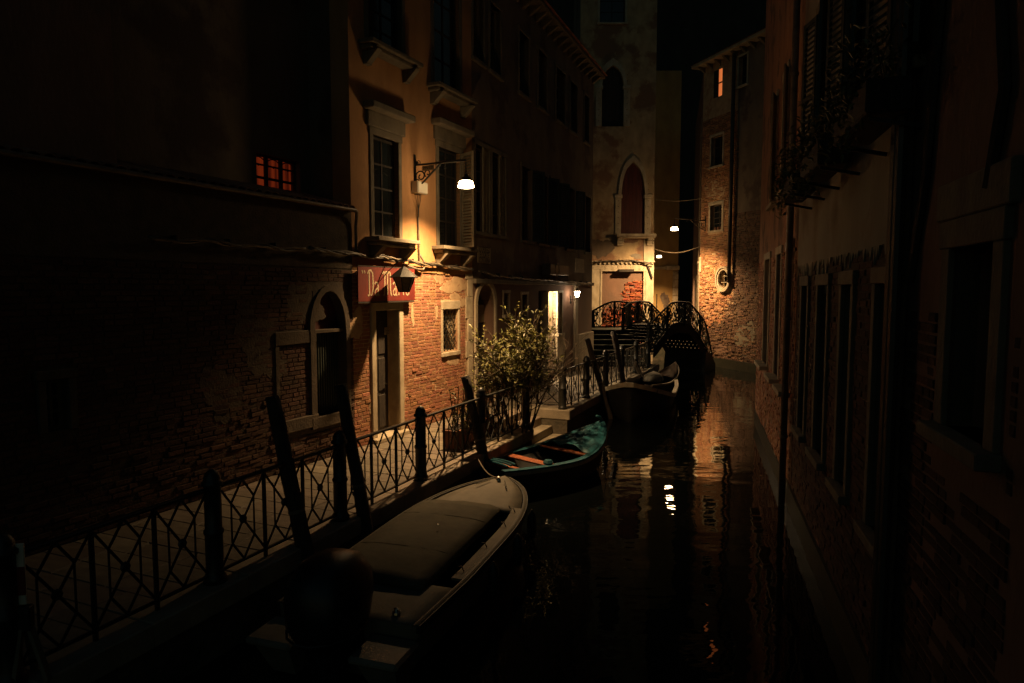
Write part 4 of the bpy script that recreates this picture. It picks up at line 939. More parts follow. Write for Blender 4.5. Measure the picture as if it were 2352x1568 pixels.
# ================================================================== STREET LAMPS ON SCROLLED BRACKETS
def scroll(c, r0, r1, a0, a1, n=22):
    return [(c[0] + (r0 + (r1 - r0) * i / n) * math.cos(R(a0 + (a1 - a0) * i / n)), c[1] + (r0 + (r1 - r0) * i / n) * math.sin(R(a0 + (a1 - a0) * i / n))) for i in range(n + 1)]
def street_lamp(name, label, root, tip, drop, sc, glow, lens, power, aim=(0, 0), text=None, spread=128, group='bracket street lamps'):
    """root on the wall, tip where the lamp hangs; local x from wall to tip"""
    root = Vector(root); d = Vector(tip) - root; L = math.hypot(d.x, d.y); a = math.atan2(d.y, d.x)
    t = thing(name, label, 'street lamp', root, (0, 0, a), group)
    def P(pts): return [(x, 0, z) for x, z in pts]
    MB().box(-.005, .02, -.035, .035, -.48 * sc, .22 * sc).build('wall_plate', 'iron', t, bevel=.006)
    br = MB().tube([(.01, 0, 0), (L, 0, 0)], .021 * sc, 8).build('arm', 'iron', t)
    MB().tube([(L * .45, 0, .026 * sc), (L + .02, 0, .026 * sc)], .007, 6).build('cable', 'copper_pipe', br)
    k = .52 * L
    MB().tube(P([(.02, -.46 * sc), (.10, -.44 * sc), (k * .35, -.36 * sc), (k * .7, -.17 * sc), (k, -.02)]), .020 * sc, 7).build('brace', 'iron', t)
    MB().tube(P(scroll((.155 * sc, -.24 * sc), .13 * sc, .03 * sc, 200, -250)), .014 * sc, 6).build('scroll', 'iron', t)
    MB().tube(P(scroll((.33 * sc, -.19 * sc), .085 * sc, .02 * sc, 240, -160)), .012 * sc, 6).build('scroll', 'iron', t)
    MB().tube(P(scroll((.06 * sc, -.34 * sc), .05 * sc, .02 * sc, 0, 330)), .011 * sc, 6).build('scroll', 'iron', t)
    MB().tube(P(arc(.02, -.50 * sc, .045 * sc, .045 * sc, 0, 345, 14)), .012 * sc, 6).build('ring', 'iron', t)
    MB().tube(P(scroll((.10 * sc, .05 * sc), .05 * sc, .015 * sc, -60, 260)), .009 * sc, 6).build('scroll', 'iron', t)
    MB().lathe([(0, 0), (.02, .0), (.028, .03), (.012, .06), (0, .08)], 8, (0, 0, .02)).build('finial', 'iron', t).location = (.05 * sc, 0, 0)
    MB().tube(P([(L * .62, -.02), (L * .60, -.07), (L * .63, -.11), (L * .58, -.13)]), .008, 5).build('hook', 'iron', t)
    if text:
        pl = MB().box(.20, .48, -.012, .012, -.135, -.03).build('number_plate', 'plaque', t)
        for s_, o_ in ((1, 0), (-1, math.pi)):
            text_mesh(pl, text, .085, (.34, -.0145 * s_, -.083), (R(90), 0, o_), .75)
    zl = -drop
    MB().tube([(L, 0, 0), (L, 0, zl + .22 * sc)], .014 * sc, 7).build('stem', 'iron', t)
    MB().lathe([(0, .24), (.035, .235), (.05, .19), (.095, .165), (.125, .115), (.13, .10), (.06, .10)], 20).build('cap', 'iron', t).matrix_local = Matrix.Translation((L, 0, zl)) @ Matrix.Scale(sc, 4)
    MB().lathe([(0, .108), (.10, .108), (.128, .095), (.150, .055), (.163, -.018), (.160, -.024), (.150, -.024)], 20).build('glass_bell', glow, t, True).matrix_local = Matrix.Translation((L, 0, zl)) @ Matrix.Scale(sc, 4)
    MB().lathe([(0, -.026), (.148, -.026), (.135, -.036), (0, -.042)], 20).build('glass_lens', lens, t, True).matrix_local = Matrix.Translation((L, 0, zl)) @ Matrix.Scale(sc, 4)
    ld = bpy.data.lights.new('lamp_light', 'SPOT'); ld.energy = power; ld.color = LAMP; ld.spot_size = R(spread); ld.spot_blend = 1.0; ld.shadow_soft_size = .09 * sc
    lo = bpy.data.objects.new('lamp_light', ld); link(lo, t); lo.location = (L, 0, zl - .06 * sc); lo.rotation_euler = (R(aim[1]), R(aim[0]), 0)
    return t
h = FA.uz(952, 379); rootA = FA.w(h[0], 0, h[1]); LA = 1.24
tipA = rootA + FA.n * LA
street_lamp('street_lamp', 'lit white street lamp on a scrolled iron arm fixed to the ochre house wall', rootA, tipA, rootA.z - hit(1075, 427, tipA, (0, 1, 0)).z, 1.0, 'lamp_glow', 'lamp_lens', 2700, (6, 0), 'SMN S 27')
h = FE.uz(1621, 506); rootE = FE.w(h[0], 0, h[1]); tE = at_y(1549.5, 505, 32.57)
street_lamp('street_lamp', 'lit street lamp on a scrolled arm from the brick house, hanging over the iron bridge', rootE, (tE.x, tE.y, rootE.z), rootE.z - at_y(1549.5, 527, tE.y).z, 1.05, 'far_glow', 'far_lens', 5400, (-4, -8), spread=156)
tD = at_y(1514, 574, 43.0); rootD = Vector((9.0, 44.2, tD.z))
street_lamp('street_lamp', 'smallest lit street lamp, farthest down the alley before the yellow wall', rootD, (tD.x, tD.y, tD.z), tD.z - at_y(1514, 590, 43.0).z, 1.0, 'alley_glow', 'alley_lens', 5000)

# ------------------------------------------------------------------ wall lantern, lit, on the palace pilaster
pL = FB.w(FB.uz(1304, 672)[0], 0.09, 0); zL = FB.uz(1308, 674)[1]
t = thing('wall_lantern', 'small lit carriage lantern on the palace pilaster right of the lit doorway', 'wall lantern', (pL.x, pL.y, zL), (0, 0, FB.a))
MB().lathe([(0, -.26), (.02, -.25), (.04, -.2), (.02, -.16), (.02, -.02), (.05, 0), (.02, .03), (0, .04)], 10, (0, -.02, -.1)).build('back_plate', 'iron', t)
MB().tube([(0, -.02, -.16), (0, -.12, -.24), (0, -.24, -.22), (0, -.26, -.15)], .012, 6).build('arm', 'iron', t)
MB().lathe([(.0, -.15), (.06, -.14), (.065, -.11)], 6, (0, -.26, 0)).build('base', 'iron', t)
MB().lathe([(.055, -.11), (.10, .08), (0, .09)], 6, (0, -.26, 0)).build('glass', 'bulb_glow', t)
MB().lathe([(.12, .08), (.10, .10), (.04, .17), (.02, .18), (.025, .21), (0, .24)], 6, (0, -.26, 0)).build('roof', 'iron', t)

# ------------------------------------------------------------------ unlit hanging lantern
s_l = .50
pl_ = hit(928, 640, FA.w(0, s_l, 0), FA.n); ul = (pl_ - FA.o).dot(FA.x)
zt_ = hit(928, 603, FA.w(0, s_l, 0), FA.n).z; zr = hit(928, 645, FA.w(0, s_l, 0), FA.n).z; zb_ = hit(928, 671, FA.w(0, s_l, 0), FA.n).z
t = wthing(FA, ul, 'hanging_lantern', 'unlit dark iron lantern with six-sided tapering glass hanging in front of the red sign', 'lantern', s_l, zb_)
Hh = hit(928, 636, FA.w(0, s_l, 0), FA.n).z - zb_; Ht = hit(928, 612, FA.w(0, s_l, 0), FA.n).z - zb_; rt, rb = .215, .105
def hexp(r, z, a0=20): return [Vector((r * math.cos(R(a0 + 60 * k)), r * math.sin(R(a0 + 60 * k)), z)) for k in range(6)]
A_, B_ = hexp(rb, .02), hexp(rt, Hh)
for k in range(6):
    MB().tube([A_[k], B_[k]], .013, 5).build('frame_bar', 'iron', t)
    k2 = (k + 1) % 6; c = (A_[k] + A_[k2] + B_[k] + B_[k2]) / 4; nn = Vector((c.x, c.y, 0)).normalized() * .004
    q4 = [A_[k], A_[k2], B_[k2], B_[k]]
    MB().add([p - nn * 2 for p in q4] + [p - nn for p in q4], [(0, 1, 2, 3), (7, 6, 5, 4), (0, 4, 5, 1), (1, 5, 6, 2), (2, 6, 7, 3), (3, 7, 4, 0)]).build('pane', 'lantern_glass', t)
mb = MB(); o6 = hexp(rt + .075, Hh); i6 = hexp(.03, Ht)
mb.add(o6 + i6 + [v + Vector((0, 0, -.015)) for v in hexp(rt + .07, Hh)], [(k, (k + 1) % 6, 6 + (k + 1) % 6, 6 + k) for k in range(6)] + [(k, 12 + k, 12 + (k + 1) % 6, (k + 1) % 6) for k in range(6)] + [tuple(range(6, 12)), tuple(range(17, 11, -1))])
mb.build('roof', 'iron', t)
MB().lathe([(rb + .01, 0), (rb + .012, .02), (rb - .02, .022)], 6).build('base_ring', 'iron', t).rotation_euler = (0, 0, R(20))
MB().tube([(0, 0, Ht - .01), (0, 0, zt_ - zb_ + .02)], .016, 6).build('hanger', 'iron', t)
zz = zt_ - zb_ + .03
MB().tube([(0, .0, zz), (0, s_l * .5, zz + .04), (0, s_l - .01, zz + .02)], .014, 6).build('arm', 'iron', t)
MB().tube([(0, .12, zz + .0), (0, s_l - .01, zz - .28)], .009, 5).build('brace', 'iron', t)

# ------------------------------------------------------------------ red inn sign with cream letters
so = .13
S0 = FA.rect(822.5, 614, 953, 691, so)
sg = wthing(FA, S0[0], 'inn_sign', 'red painted board with cream gothic lettering Da Mario hung above the door', 'sign', so, S0[2])
SW, SH = S0[1] - S0[0], S0[3] - S0[2]
MB().box(0, SW, 0, .025, 0, SH).build('board', 'sign_red', sg, bevel=.004)
for z in (-.02, SH): MB().box(-.005, SW - .03, -.004, .03, z - (.012 if z < 0 else 0), z + .018).build('batten', 'dark_wood', sg)
for x in (.12, SW - .12):
    for z in (.1, SH - .1): MB().box(x - .015, x + .015, .026, so, z - .015, z + .015).build('standoff', 'iron', sg)
def ribbon(par, pts, w, name='letter', m='sign_cream', closed=False):
    P = [Vector((p[0], p[1])) for p in pts]; n = len(P); ws = w if isinstance(w, list) else [w] * n
    L, Rr = [], []
    for i, p in enumerate(P):
        d = (P[min(i + 1, n - 1)] - P[max(i - 1, 0)]); d = d.normalized() if d.length else Vector((1, 0)); k = Vector((-d.y, d.x)) * ws[i] / 2
        L.append(p + k); Rr.append(p - k)
    mb = MB(); mb.strip([(v.x, v.y) for v in Rr], [(v.x, v.y) for v in L], -.0045, -.0005)
    return fix_normals(mb.build(name, m, par))
def X(f): return SW * f
def Z(f): return SH * f
def S(par, lst, w, name='letter'): return ribbon(par, [(X(x), Z(z)) for x, z in lst], w * SW * .72, name)
for x in (.060, .095): S(sg, [(x, .885), (x + .012, .84), (x + .012, .80)], .020, 'quote_mark')
S(sg, [(.150, .20), (.165, .165), (.180, .20), (.178, .40), (.176, .62), (.180, .86)], .024)                                  # D
S(sg, [(.150, .80), (.170, .885), (.205, .90), (.232, .82), (.240, .58), (.236, .36), (.222, .22), (.198, .165)], .026)
S(sg, [(.262, .50), (.285, .56), (.310, .53), (.322, .47), (.320, .30), (.330, .18), (.342, .165)], .024)                      # a
S(sg, [(.320, .38), (.290, .36), (.268, .29), (.272, .19), (.295, .165), (.318, .22)], .022)
S(sg, [(.400, .80), (.415, .87), (.435, .86), (.440, .70), (.436, .40), (.430, .20), (.415, .165)], .026)                      # M
S(sg, [(.440, .80), (.462, .88), (.484, .85), (.486, .66), (.484, .40), (.484, .18)], .026)
S(sg, [(.487, .80), (.512, .88), (.534, .83), (.536, .60), (.536, .36), (.544, .20), (.562, .165)], .026)
S(sg, [(.580, .50), (.602, .56), (.626, .53), (.636, .46), (.634, .30), (.642, .18), (.656, .165)], .024)                      # a
S(sg, [(.634, .38), (.606, .36), (.586, .29), (.590, .19), (.612, .165), (.632, .22)], .022)
S(sg, [(.668, .52), (.684, .55), (.688, .40), (.686, .165)], .024); S(sg, [(.688, .46), (.708, .55), (.728, .52)], .022)       # r
S(sg, [(.752, .52), (.768, .55), (.771, .36), (.775, .165)], .024); S(sg, [(.764, .70), (.776, .66)], .024)                    # i
S(sg, [(.846, .55), (.822, .48), (.816, .33), (.828, .20), (.850, .165), (.876, .22), (.886, .36), (.876, .50), (.848, .552)], .022)  # o
for x in (.915, .950): S(sg, [(x + .012, .885), (x + .012, .84), (x, .79)], .020, 'quote_mark')

# ------------------------------------------------------------------ junction box with its conduit, cable bundles, plaques
B0 = FA.rect(950, 418, 972, 445, .06)
bx = wthing(FA, B0[0], 'junction_box', 'white plastic junction box below the main street lamp on the ochre wall', 'junction box', 0, B0[2])
w_, h_ = B0[1] - B0[0], B0[3] - B0[2]
MB().box(0, w_, -.17, -.002, 0, h_).build('case', 'white_box', bx, bevel=.012)
MB().box(.012, w_ - .012, -.182, -.1705, .012, h_ - .012).build('lid', 'white_box', bx, bevel=.01)
zc = FA.uz(970, 606)[1] - B0[2]
for k in range(4):
    x = .06 + .06 * k
    MB().tube([(x, -.08, 0), (x + .01, -.07, -.10), (.18 + .012 * k, -.045, -.30), (.20 + .008 * k, -.03, -.5)], .007, 5).build('lead', 'dark_cable', bx)
MB().tube([(.205, -.03, -.48), (.215, -.03, zc * .6), (.24, -.03, zc + .02)], .018, 7).build('conduit', 'cable', bx)
MB().tube([(.235, -.035, zc * .86), (.30, -.06, zc * .93), (.36, -.09, zc + .02), (.30, -.09, zc - .12), (.10, -.07, zc - .12), (-.25, -.06, zc - .06)], .022, 7).build('loop_conduit', 'cable', bx, True)
MB().tube([(.10, -.08, h_), (.10, -.05, h_ + .25)], .008, 5).build('lead', 'dark_cable', bx)
def cable_run(name, label, fr, pxs, m, n, rad, seed, sag=.03, out=.06):
    rr = random.Random(seed); pts = [fr.uz(*p) for p in pxs]; u0 = pts[0][0]
    t = wthing(fr, u0, name, label, 'cable bundle', 0, 0)
    for k in range(n):
        L = []
        for i in range(len(pts) - 1):
            for j in range(10):
                f = j / 10; u = pts[i][0] * (1 - f) + pts[i + 1][0] * f; z = pts[i][1] * (1 - f) + pts[i + 1][1] * f
                ph = u * 6.5 + k * 2.1
                L.append((u - u0, -out - rad - .018 * (1 + math.sin(ph)), z + .02 * math.cos(ph) + .016 * math.sin(u * 2.3 + k) - sag * math.sin(f * math.pi) + rr.uniform(-.003, .003)))
        MB().tube(L, rad * rr.uniform(.8, 1.2), 6).build('cable', m[k % len(m)], t, True)
    for i in range(0, int((pts[-1][0] - u0) / .9)):
        u = .4 + .9 * i; zz = pts[0][1]
        for a, b in zip(pts, pts[1:]):
            if a[0] <= u + u0 <= b[0]: zz = a[1] + (b[1] - a[1]) * (u + u0 - a[0]) / (b[0] - a[0])
        MB().box(u - .012, u + .012, -out - .06, 0, zz - .05, zz + .05).build('clip', 'iron', t)
cable_run('cable_bundle', 'twisted bundle of old cables sagging across the ochre house above the red sign', FA, [(700, 571), (810, 582), (870, 589), (930, 599), (1000, 607), (1086, 619)], ['cable', 'dark_cable', 'cable', 'dark_cable'], 4, .020, 4)
cable_run('cable_bundle', 'thin dark cable run along the upper part of the low brick wing', FA, [(330, 545), (480, 555), (600, 563), (699, 571)], ['dark_cable', 'cable'], 2, .016, 5)
cable_run('cable_bundle', 'thin dangling cables under the string course of the dark palace', FB, [(1092, 622), (1150, 634), (1230, 641), (1300, 646), (1356, 650)], ['dark_cable', 'cable'], 2, .018, 6)
cable_run('cable_bundle', 'dark cable line looped over the stone lintel of the gothic house', FC, [(1362, 600), (1400, 598), (1450, 598), (1478, 602), (1501, 606)], ['dark_cable', 'cable'], 2, .024, 7, .02, .2)
def text_plaque(fr, rect, out, name, label, lines, size, seed):
    a, b, c, d = fr.rect(*rect, out)
    t = wthing(fr, a, name, label, 'plaque', out, c)
    MB().box(0, b - a, -.001, out - .0045, 0, d - c).build('panel', 'plaque', t, bevel=.003)
    for k, s in enumerate(lines):
        text_mesh(t, s, size, ((b - a) / 2, -.003, (d - c) * (1 - (k + .5) / len(lines))), (R(90), 0, 0), min(1, (b - a) * .88 / (size * .68 * max(1, len(s)))), 'ink', .0015)
    return t
text_plaque(FB, (1098, 568, 1127, 604), .03, 'street_name_plaque', 'painted street name plaque with three lines of black letters below the palace window', ['SOTOPORTEGO', 'E CORTE', 'CONTARINA'], .20, 1)
text_plaque(FB, (1322, 594, 1342, 626), .03, 'blank_plaque', 'blank pale rectangular plaque above the lit wall lantern near the palace end', [], .1, 2)
a, b, c, d = FA.rect(885, 759, 897, 768, -.2)
nt_ = wthing(FA, a, 'door_notice', 'small pale paper notice stuck on the dark door under the red sign', 'notice', -.22, c)
MB().box(0, .21, -.0, .003, 0, .15).build('paper', 'plaque', nt_)
for k in range(4): MB().box(.02, .17 - .03 * (k % 2), -.0015, -.0003, .02 + .03 * k, .028 + .03 * k).build('text_line', 'ink', nt_)

# air conditioner and balcony shelf on the dark palace wall
a, b, c, d = FB.rect(1262, 607, 1304, 632, .3)
ac = wthing(FB, a, 'air_conditioner', 'dark boxy air conditioner hung on the palace wall above the lit doorway', 'air conditioner', 0, c)
MB().box(0, b - a, -.34, -.04, 0, d - c).build('case', 'hull_dark', ac, bevel=.02)
MB().tube([((b - a) * .35 + .22 * math.cos(R(24 * k)), -.345, (d - c) / 2 + .2 * math.sin(R(24 * k))) for k in range(15)], .012, 5, True).build('fan_guard', 'iron', ac)
for x in (.12, b - a - .16): MB().box(x, x + .04, -.36, -.002, -.05, -.002).build('bracket', 'iron', ac)

# ================================================================== IRON BRIDGE
N0 = Vector((5.28, 26.5, 0)); N1 = Vector((9.3, 31.4, 0)); Bd = (N1 - N0).normalized(); Bn = Vector((Bd.y, -Bd.x, 0))   # near rail plane
bridge = thing('iron_bridge', 'dark cast iron footbridge with arched scrollwork railings and pierced step risers', 'bridge', N0, (0, 0, math.atan2(Bd.y, Bd.x)))
BF = Frame(N0, math.degrees(math.atan2(Bd.y, Bd.x)))
prof = [BF.uz(*p) for p in ((1490, 746), (1497, 740), (1520, 716), (1542, 695.5), (1562, 693), (1583, 695), (1603, 717), (1619, 738), (1628, 775), (1634, 810), (1639, 842))]
def interp(P, u):
    if u <= P[0][0]: return P[0][1]
    for a, b in zip(P, P[1:]):
        if a[0] <= u <= b[0]: return a[1] + (b[1] - a[1]) * (u - a[0]) / (b[0] - a[0])
    return P[-1][1]
deckp = [BF.uz(*p) for p in ((1488, 806), (1508, 790), (1530, 762), (1544, 744), (1562, 741), (1585, 744), (1605, 770), (1622, 800), (1634, 842))]
uA, uZ = prof[0][0], prof[-1][0]
WB = 1.9                                            # width, away from the camera
def rail_panel(par, P, D, y, seed, nseg, uu0, uu1, scale=1.0):
    """top rail, bottom rail, standards and scrollwork between profiles P (top) and D (bottom)"""
    us = [uu0 + (uu1 - uu0) * k / 48 for k in range(49)]
    MB().tube([(u, y, interp(P, u)) for u in us], .042 * scale, 7).build('top_rail', 'matte_iron', par, True)
    MB().tube([(u, y, interp(D, u)) for u in us], .03 * scale, 6).build('bottom_rail', 'matte_iron', par)
    rr = random.Random(seed)
    for k in range(nseg + 1):
        u = uu0 + (uu1 - uu0) * k / nseg; z0, z1 = interp(D, u), interp(P, u)
        if k % 3 == 0: MB().box(u - .045, u + .045, y - .045, y + .045, z0 - .1, z1 + .03).build('standard', 'matte_iron', par)
        if k == nseg: break
        w = (uu1 - uu0) / nseg; um = u + w / 2; zl, zh = interp(D, um), interp(P, um); H = zh - zl; s = 1 if k % 2 else -1
        def C(pts, r=.023): MB().tube([(um + s * x * w, y, zl + z * H + (interp(D, um + s * x * w) - zl) * (1 - z) + (interp(P, um + s * x * w) - zh) * z) for x, z in pts], r * scale, 5).build('scrollwork', 'green_iron', par)
        C([(-.5, 0.02), (-.2, .12), (.15, .32), (.22, .55), (0, .72), (-.25, .68), (-.30, .52), (-.16, .44)])
        C([(.5, .98), (.2, .88), (-.15, .68), (-.05, .42), (.2, .30), (.38, .40), (.32, .54)])
        C([(-.45, .98), (-.42, .8), (-.2, .82), (-.1, .95)], .014); C([(.45, .02), (.42, .2), (.25, .2), (.12, .05)], .014)
        C([(.5, .5), (.36, .62), (.42, .78), (.5, .7)], .013); C([(-.5, .5), (-.38, .36), (-.44, .22), (-.5, .3)], .013)
        C([(-.1, .02), (.05, .25), (-.12, .5), (.08, .75), (-.05, .98)], .018); C([(-.5, .75), (-.3, .9), (-.1, .78), (-.2, .62)], .016); C([(.5, .25), (.3, .1), (.05, .2)], .016)
        for _ in range(4):
            x, z = rr.uniform(-.35, .35), rr.uniform(.15, .85)
            MB().lathe([(0, -.03), (.045, -.02), (.06, 0), (.045, .02), (0, .03)], 6).build('rosette', 'green_iron', par).matrix_local = Matrix.Translation((um + x * w, y, zl + z * H)) @ Matrix.Rotation(R(90), 4, 'X')
rail_panel(bridge, prof, deckp, 0.0, 1, 12, uA, uZ)
# far railing of the crossing: same arch, shifted back
sh = .0
rail_panel(bridge, [(u, z) for u, z in prof], deckp, WB, 2, 12, uA + 1.3, uZ)
# deck: follows the arch, with stringers and pierced risers
nst = 26
for k in range(nst):
    u0 = uA + .9 + (uZ - uA - .9) * k / nst; u1 = uA + .9 + (uZ - uA - .9) * (k + 1) / nst; z = interp(deckp, (u0 + u1) / 2) - .06
    MB().box(u0, u1 - .012, .06, WB - .06, z - .05, z).build('deck_plate', 'matte_iron', bridge)
    if k and abs(interp(deckp, u0) - interp(deckp, u1)) > .07:
        z2 = interp(deckp, u1 - .1) - .06; lo, hi = min(z, z2) - .16, min(z, z2) - .0
        n = 9; mb = MB()
        for j in range(n): mb.box(u1 - .03, u1 - .012, .1 + (WB - .2) * j / n, .1 + (WB - .2) * (j + .72) / n, lo - .1, hi)
        mb.build('pierced_riser', 'matte_iron', bridge)
for y in (.02, WB - .05):
    mb = MB(); us = [uA + .5 + (uZ - uA - .5) * k / 30 for k in range(31)]
    mb.strip([(u, interp(deckp, u) - .42 - .12 * abs((u - (uA + uZ) / 2) / (uZ - uA))) for u in us], [(u, interp(deckp, u) - .02) for u in us], y, y + .03); mb.build('stringer', 'matte_iron', bridge)
# newel post
MB().lathe([(.10, -.7), (.10, .2), (.12, .22), (.12, .28), (.085, .32), (.085, .95), (.12, 1.0), (.12, 1.05), (.08, 1.12), (.05, 1.2), (0, 1.22)], 12, (0, 0, 1.2)).build('newel', 'matte_iron', bridge).location = (uA, 0, 0)
# right abutment rising out of the water
ab = [BF.uz(*p) for p in ((1617, 800), (1628, 806), (1636, 845))]
MB().add([(ab[0][0] - .3, -.10, -1), (ab[2][0] + .15, -.10, -1), (ab[2][0] + .12, -.10, .25), (ab[1][0], -.10, ab[1][1] - .1), (ab[0][0], -.10, ab[0][1] - .12)] + [(ab[0][0] - .3, WB, -1), (ab[2][0] + .15, WB, -1), (ab[2][0] + .12, WB, .25), (ab[1][0], WB, ab[1][1] - .1), (ab[0][0], WB, ab[0][1] - .12)],
         [(0, 1, 2, 3, 4), (9, 8, 7, 6, 5), (0, 5, 6, 1), (1, 6, 7, 2), (2, 7, 8, 3), (3, 8, 9, 4), (4, 9, 5, 0)]).build('abutment', 'tide', bridge)

# ---- flight of pierced iron steps with landing and back railing
def flight_px(x, y, d): return at_y(x, y, d)
fl = thing('iron_stairs', 'broad flight of dark pierced iron steps climbing from the quay to the bridge landing', 'stairs', (4.2, 26.6, 0))
nS = 7; zq, zl = QZ, 2.0; yb, yt = 26.6, 29.2
for k in range(nS):
    f0, f1 = k / nS, (k + 1) / nS; y0 = yb + (yt - yb) * f0; y1 = yb + (yt - yb) * f1; z0 = zq + (zl - zq) * f0; z1 = zq + (zl - zq) * f1
    xl = at_y(1353, 700, y0).x - 4.2; xr = at_y(1489 + 50 * f0, 700, y0).x - 4.2
    tr = MB().box(xl, xr, y0 - .05 - 26.6, y1 - 26.6 + .02, z1 - .045, z1).build('tread', 'green_iron', fl, bevel=.008)
    mb = MB(); mb.box(xl, xr, y0 - 26.6, y0 - 26.6 + .012, z0, z0 + .035); mb.box(xl, xr, y0 - 26.6, y0 - 26.6 + .012, z1 - .085, z1 - .046)
    n = 26; w = (xr - xl) / n
    for j in range(n): mb.box(xl + w * j, xl + w * (j + .52), y0 - 26.6 + .0, y0 - 26.6 + .012, z0 + .035, z1 - .085)
    mb.build('pierced_riser', 'matte_iron', tr)
xl = at_y(1353, 700, 29.2).x - 4.2; xr = at_y(1545, 700, 29.2).x - 4.2
MB().slab([(xl, yt - 26.6 + .021), (xr, yt - 26.6 + .021), (xr + .3, 31.0 - 26.6), (xl + .15, 30.9 - 26.6)], zl - .16, zl).build('landing', 'green_iron', fl)
MB().box(xl, xl + .12, 0, yt - 26.6, .2, zq).build('stair_base', 'quay_wall', fl)
back = Frame((3.4, 30.6), math.degrees(math.atan2(.35, 2.7)))
br2 = thing('landing_railing', 'ornate green iron balustrade with an arched top at the back of the bridge landing', 'railing', back.o, (0, 0, back.a))
bp = [back.uz(*p) for p in ((1361, 714), (1374, 707), (1390, 698), (1405, 693), (1425, 692), (1442, 694), (1460, 708), (1478, 727), (1497, 746), (1510, 752))]
bd = [(bp[0][0], 2.02), (bp[6][0], 2.02), (bp[8][0], 1.95), (bp[9][0], 1.9)]
rail_panel(br2, bp, bd, 0, 5, 9, bp[0][0], bp[-1][0], 1.0)
MB().box(bp[0][0] - .12, bp[0][0] + .08, -.1, .1, 1.9, bp[0][1] + .02).build('end_post', 'matte_iron', br2)
MB().box(bp[4][0] + .28, bp[4][0] + .52, -.04, .04, 2.0, bp[5][1] - .02).build('middle_post', 'green_iron', br2)
# small quay under the landing so that it stands on something
MB().box(xl + 4.2 - .4, at_y(1470, 700, 29).x, 29.3, 30.8, -2, 1.82).build('landing_pier', 'tide', None)
lp = bpy.data.objects['landing_pier']; lp['kind'] = 'structure'

# ================================================================== QUAY FENCES
POST = [(.115, 0), (.115, .06), (.10, .08), (.088, .12), (.088, .50), (.10, .515), (.10, .545), (.085, .56), (.085, 1.00), (.105, 1.015), (.105, 1.045), (.085, 1.06), (.082, 1.10), (.06, 1.145), (.03, 1.17), (0, 1.178)]
post_me = MB().lathe(POST, 14).mesh('post', 'iron', True)
def fence(name, label, fr, posts, RH=1.0, bays=3, start=None, end=None, off=.17, z=QZ):
    u0 = posts[0]; t = wthing(fr, u0, name, label, 'fence', -off, z)
    for p in posts:
        o = bpy.data.objects.new('post', post_me); o.location = (p - u0, 0, 0); link(o, t)
    me = {}
    def bar(nm, a, b, w=.022, tt=.012):
        MB().bar(a, b, w, tt, (0, 1, 0)).build(nm, 'iron', t)
    for a, b in zip(posts, posts[1:]):
        a -= u0; b -= u0; zb, zt = .10, RH - .03
        MB().box(a + .08, b - .08, -.028, .028, RH - .035, RH).build('top_rail', 'iron', t, bevel=.008)
        MB().box(a + .08, b - .08, -.018, .018, zb - .022, zb).build('bottom_rail', 'iron', t)
        w = (b - a - .16) / bays; H = zt - zb
        for k in range(bays):
            x0 = a + .08 + w * k; x1 = x0 + w; xm = (x0 + x1) / 2
            if k: MB().box(x0 - .016, x0 + .016, -.016, .016, -.02, zt).build('upright', 'iron', t)
            bar('diagonal', (x0, .004, zt), (x1, .004, zb)); bar('diagonal', (x0, -.006, zb), (x1, -.006, zt))
            for s in (-1, 1):
                xq = xm + s * w / 4
                bar('diagonal', (xm, 0, zt), (xq, 0, zb + H * .75)); bar('diagonal', (xm, 0, zb), (xq, 0, zb + H * .25))
                bar('baluster', (xq, 0, zb + H * .25), (xq, 0, zb + H * .75), .014, .014)
            MB().lathe([(0, -.02), (.04, -.018), (.05, 0), (.04, .018), (0, .02)], 8).build('rosette', 'iron', t).matrix_local = Matrix.Translation((xm, 0, zb + H / 2)) @ Matrix.Rotation(R(90), 4, 'X')
    return t
pu = [QF.uz(px, 900, -.17)[0] for px in (480, 777, 965, 1105, 1208)]
pu = [pu[0] - 1.98 * 2, pu[0] - 1.98] + pu
fence('quay_fence', 'black iron lattice fence with round-headed posts along the near quay edge', QF, pu)
p2 = [IN1 + .12] + [QF.uz(px, 850, -.17)[0] for px in (1375, 1432, 1470)] 
p2 = [p2[0] + (QF.uz(1487, 830, -.17)[0] - p2[0]) * k / 5 for k in range(6)]
fence('quay_fence', 'farther black iron lattice fence from the water stairs up to the bridge', QF, p2)
FG = Frame(QF.w(IN1 + .22, 0, 0), KA + 90)
g0 = 0.18
gt = thing('stair_barrier', 'low iron barrier with crossed bars closing the head of the water stairs', 'barrier', QF.w(IN1 + .2, -.22, QZ), (0, 0, QF.a + R(90)))
for x in (0.06, 1.0): MB().box(x - .022, x + .022, -.022, .022, 0, 1.0).build('upright', 'iron', gt)
MB().box(.0, 1.22, -.025, .025, .96, 1.0).build('top_rail', 'iron', gt); MB().box(.06, 1.0, -.015, .015, .08, .105).build('bottom_rail', 'iron', gt)
MB().bar((.06, .003, .96), (1.0, .003, .10), .03, .014, (0, 1, 0)).build('cross_bar', 'iron', gt); MB().bar((.06, -.013, .10), (1.0, -.013, .96), .03, .014, (0, 1, 0)).build('cross_bar', 'iron', gt)
MB().lathe([(0, -.02), (.05, -.018), (.06, 0), (.05, .018), (0, .02)], 10).build('rosette', 'iron', gt).matrix_local = Matrix.Translation((.53, 0, .53)) @ Matrix.Rotation(R(90), 4, 'X')
bo = thing('bollard', 'round-headed iron post standing alone on the quay beside the shrub, behind the fence', 'post', at_y(1107, 942, 14.75).xy.to_3d() + Vector((0, 0, QZ)))
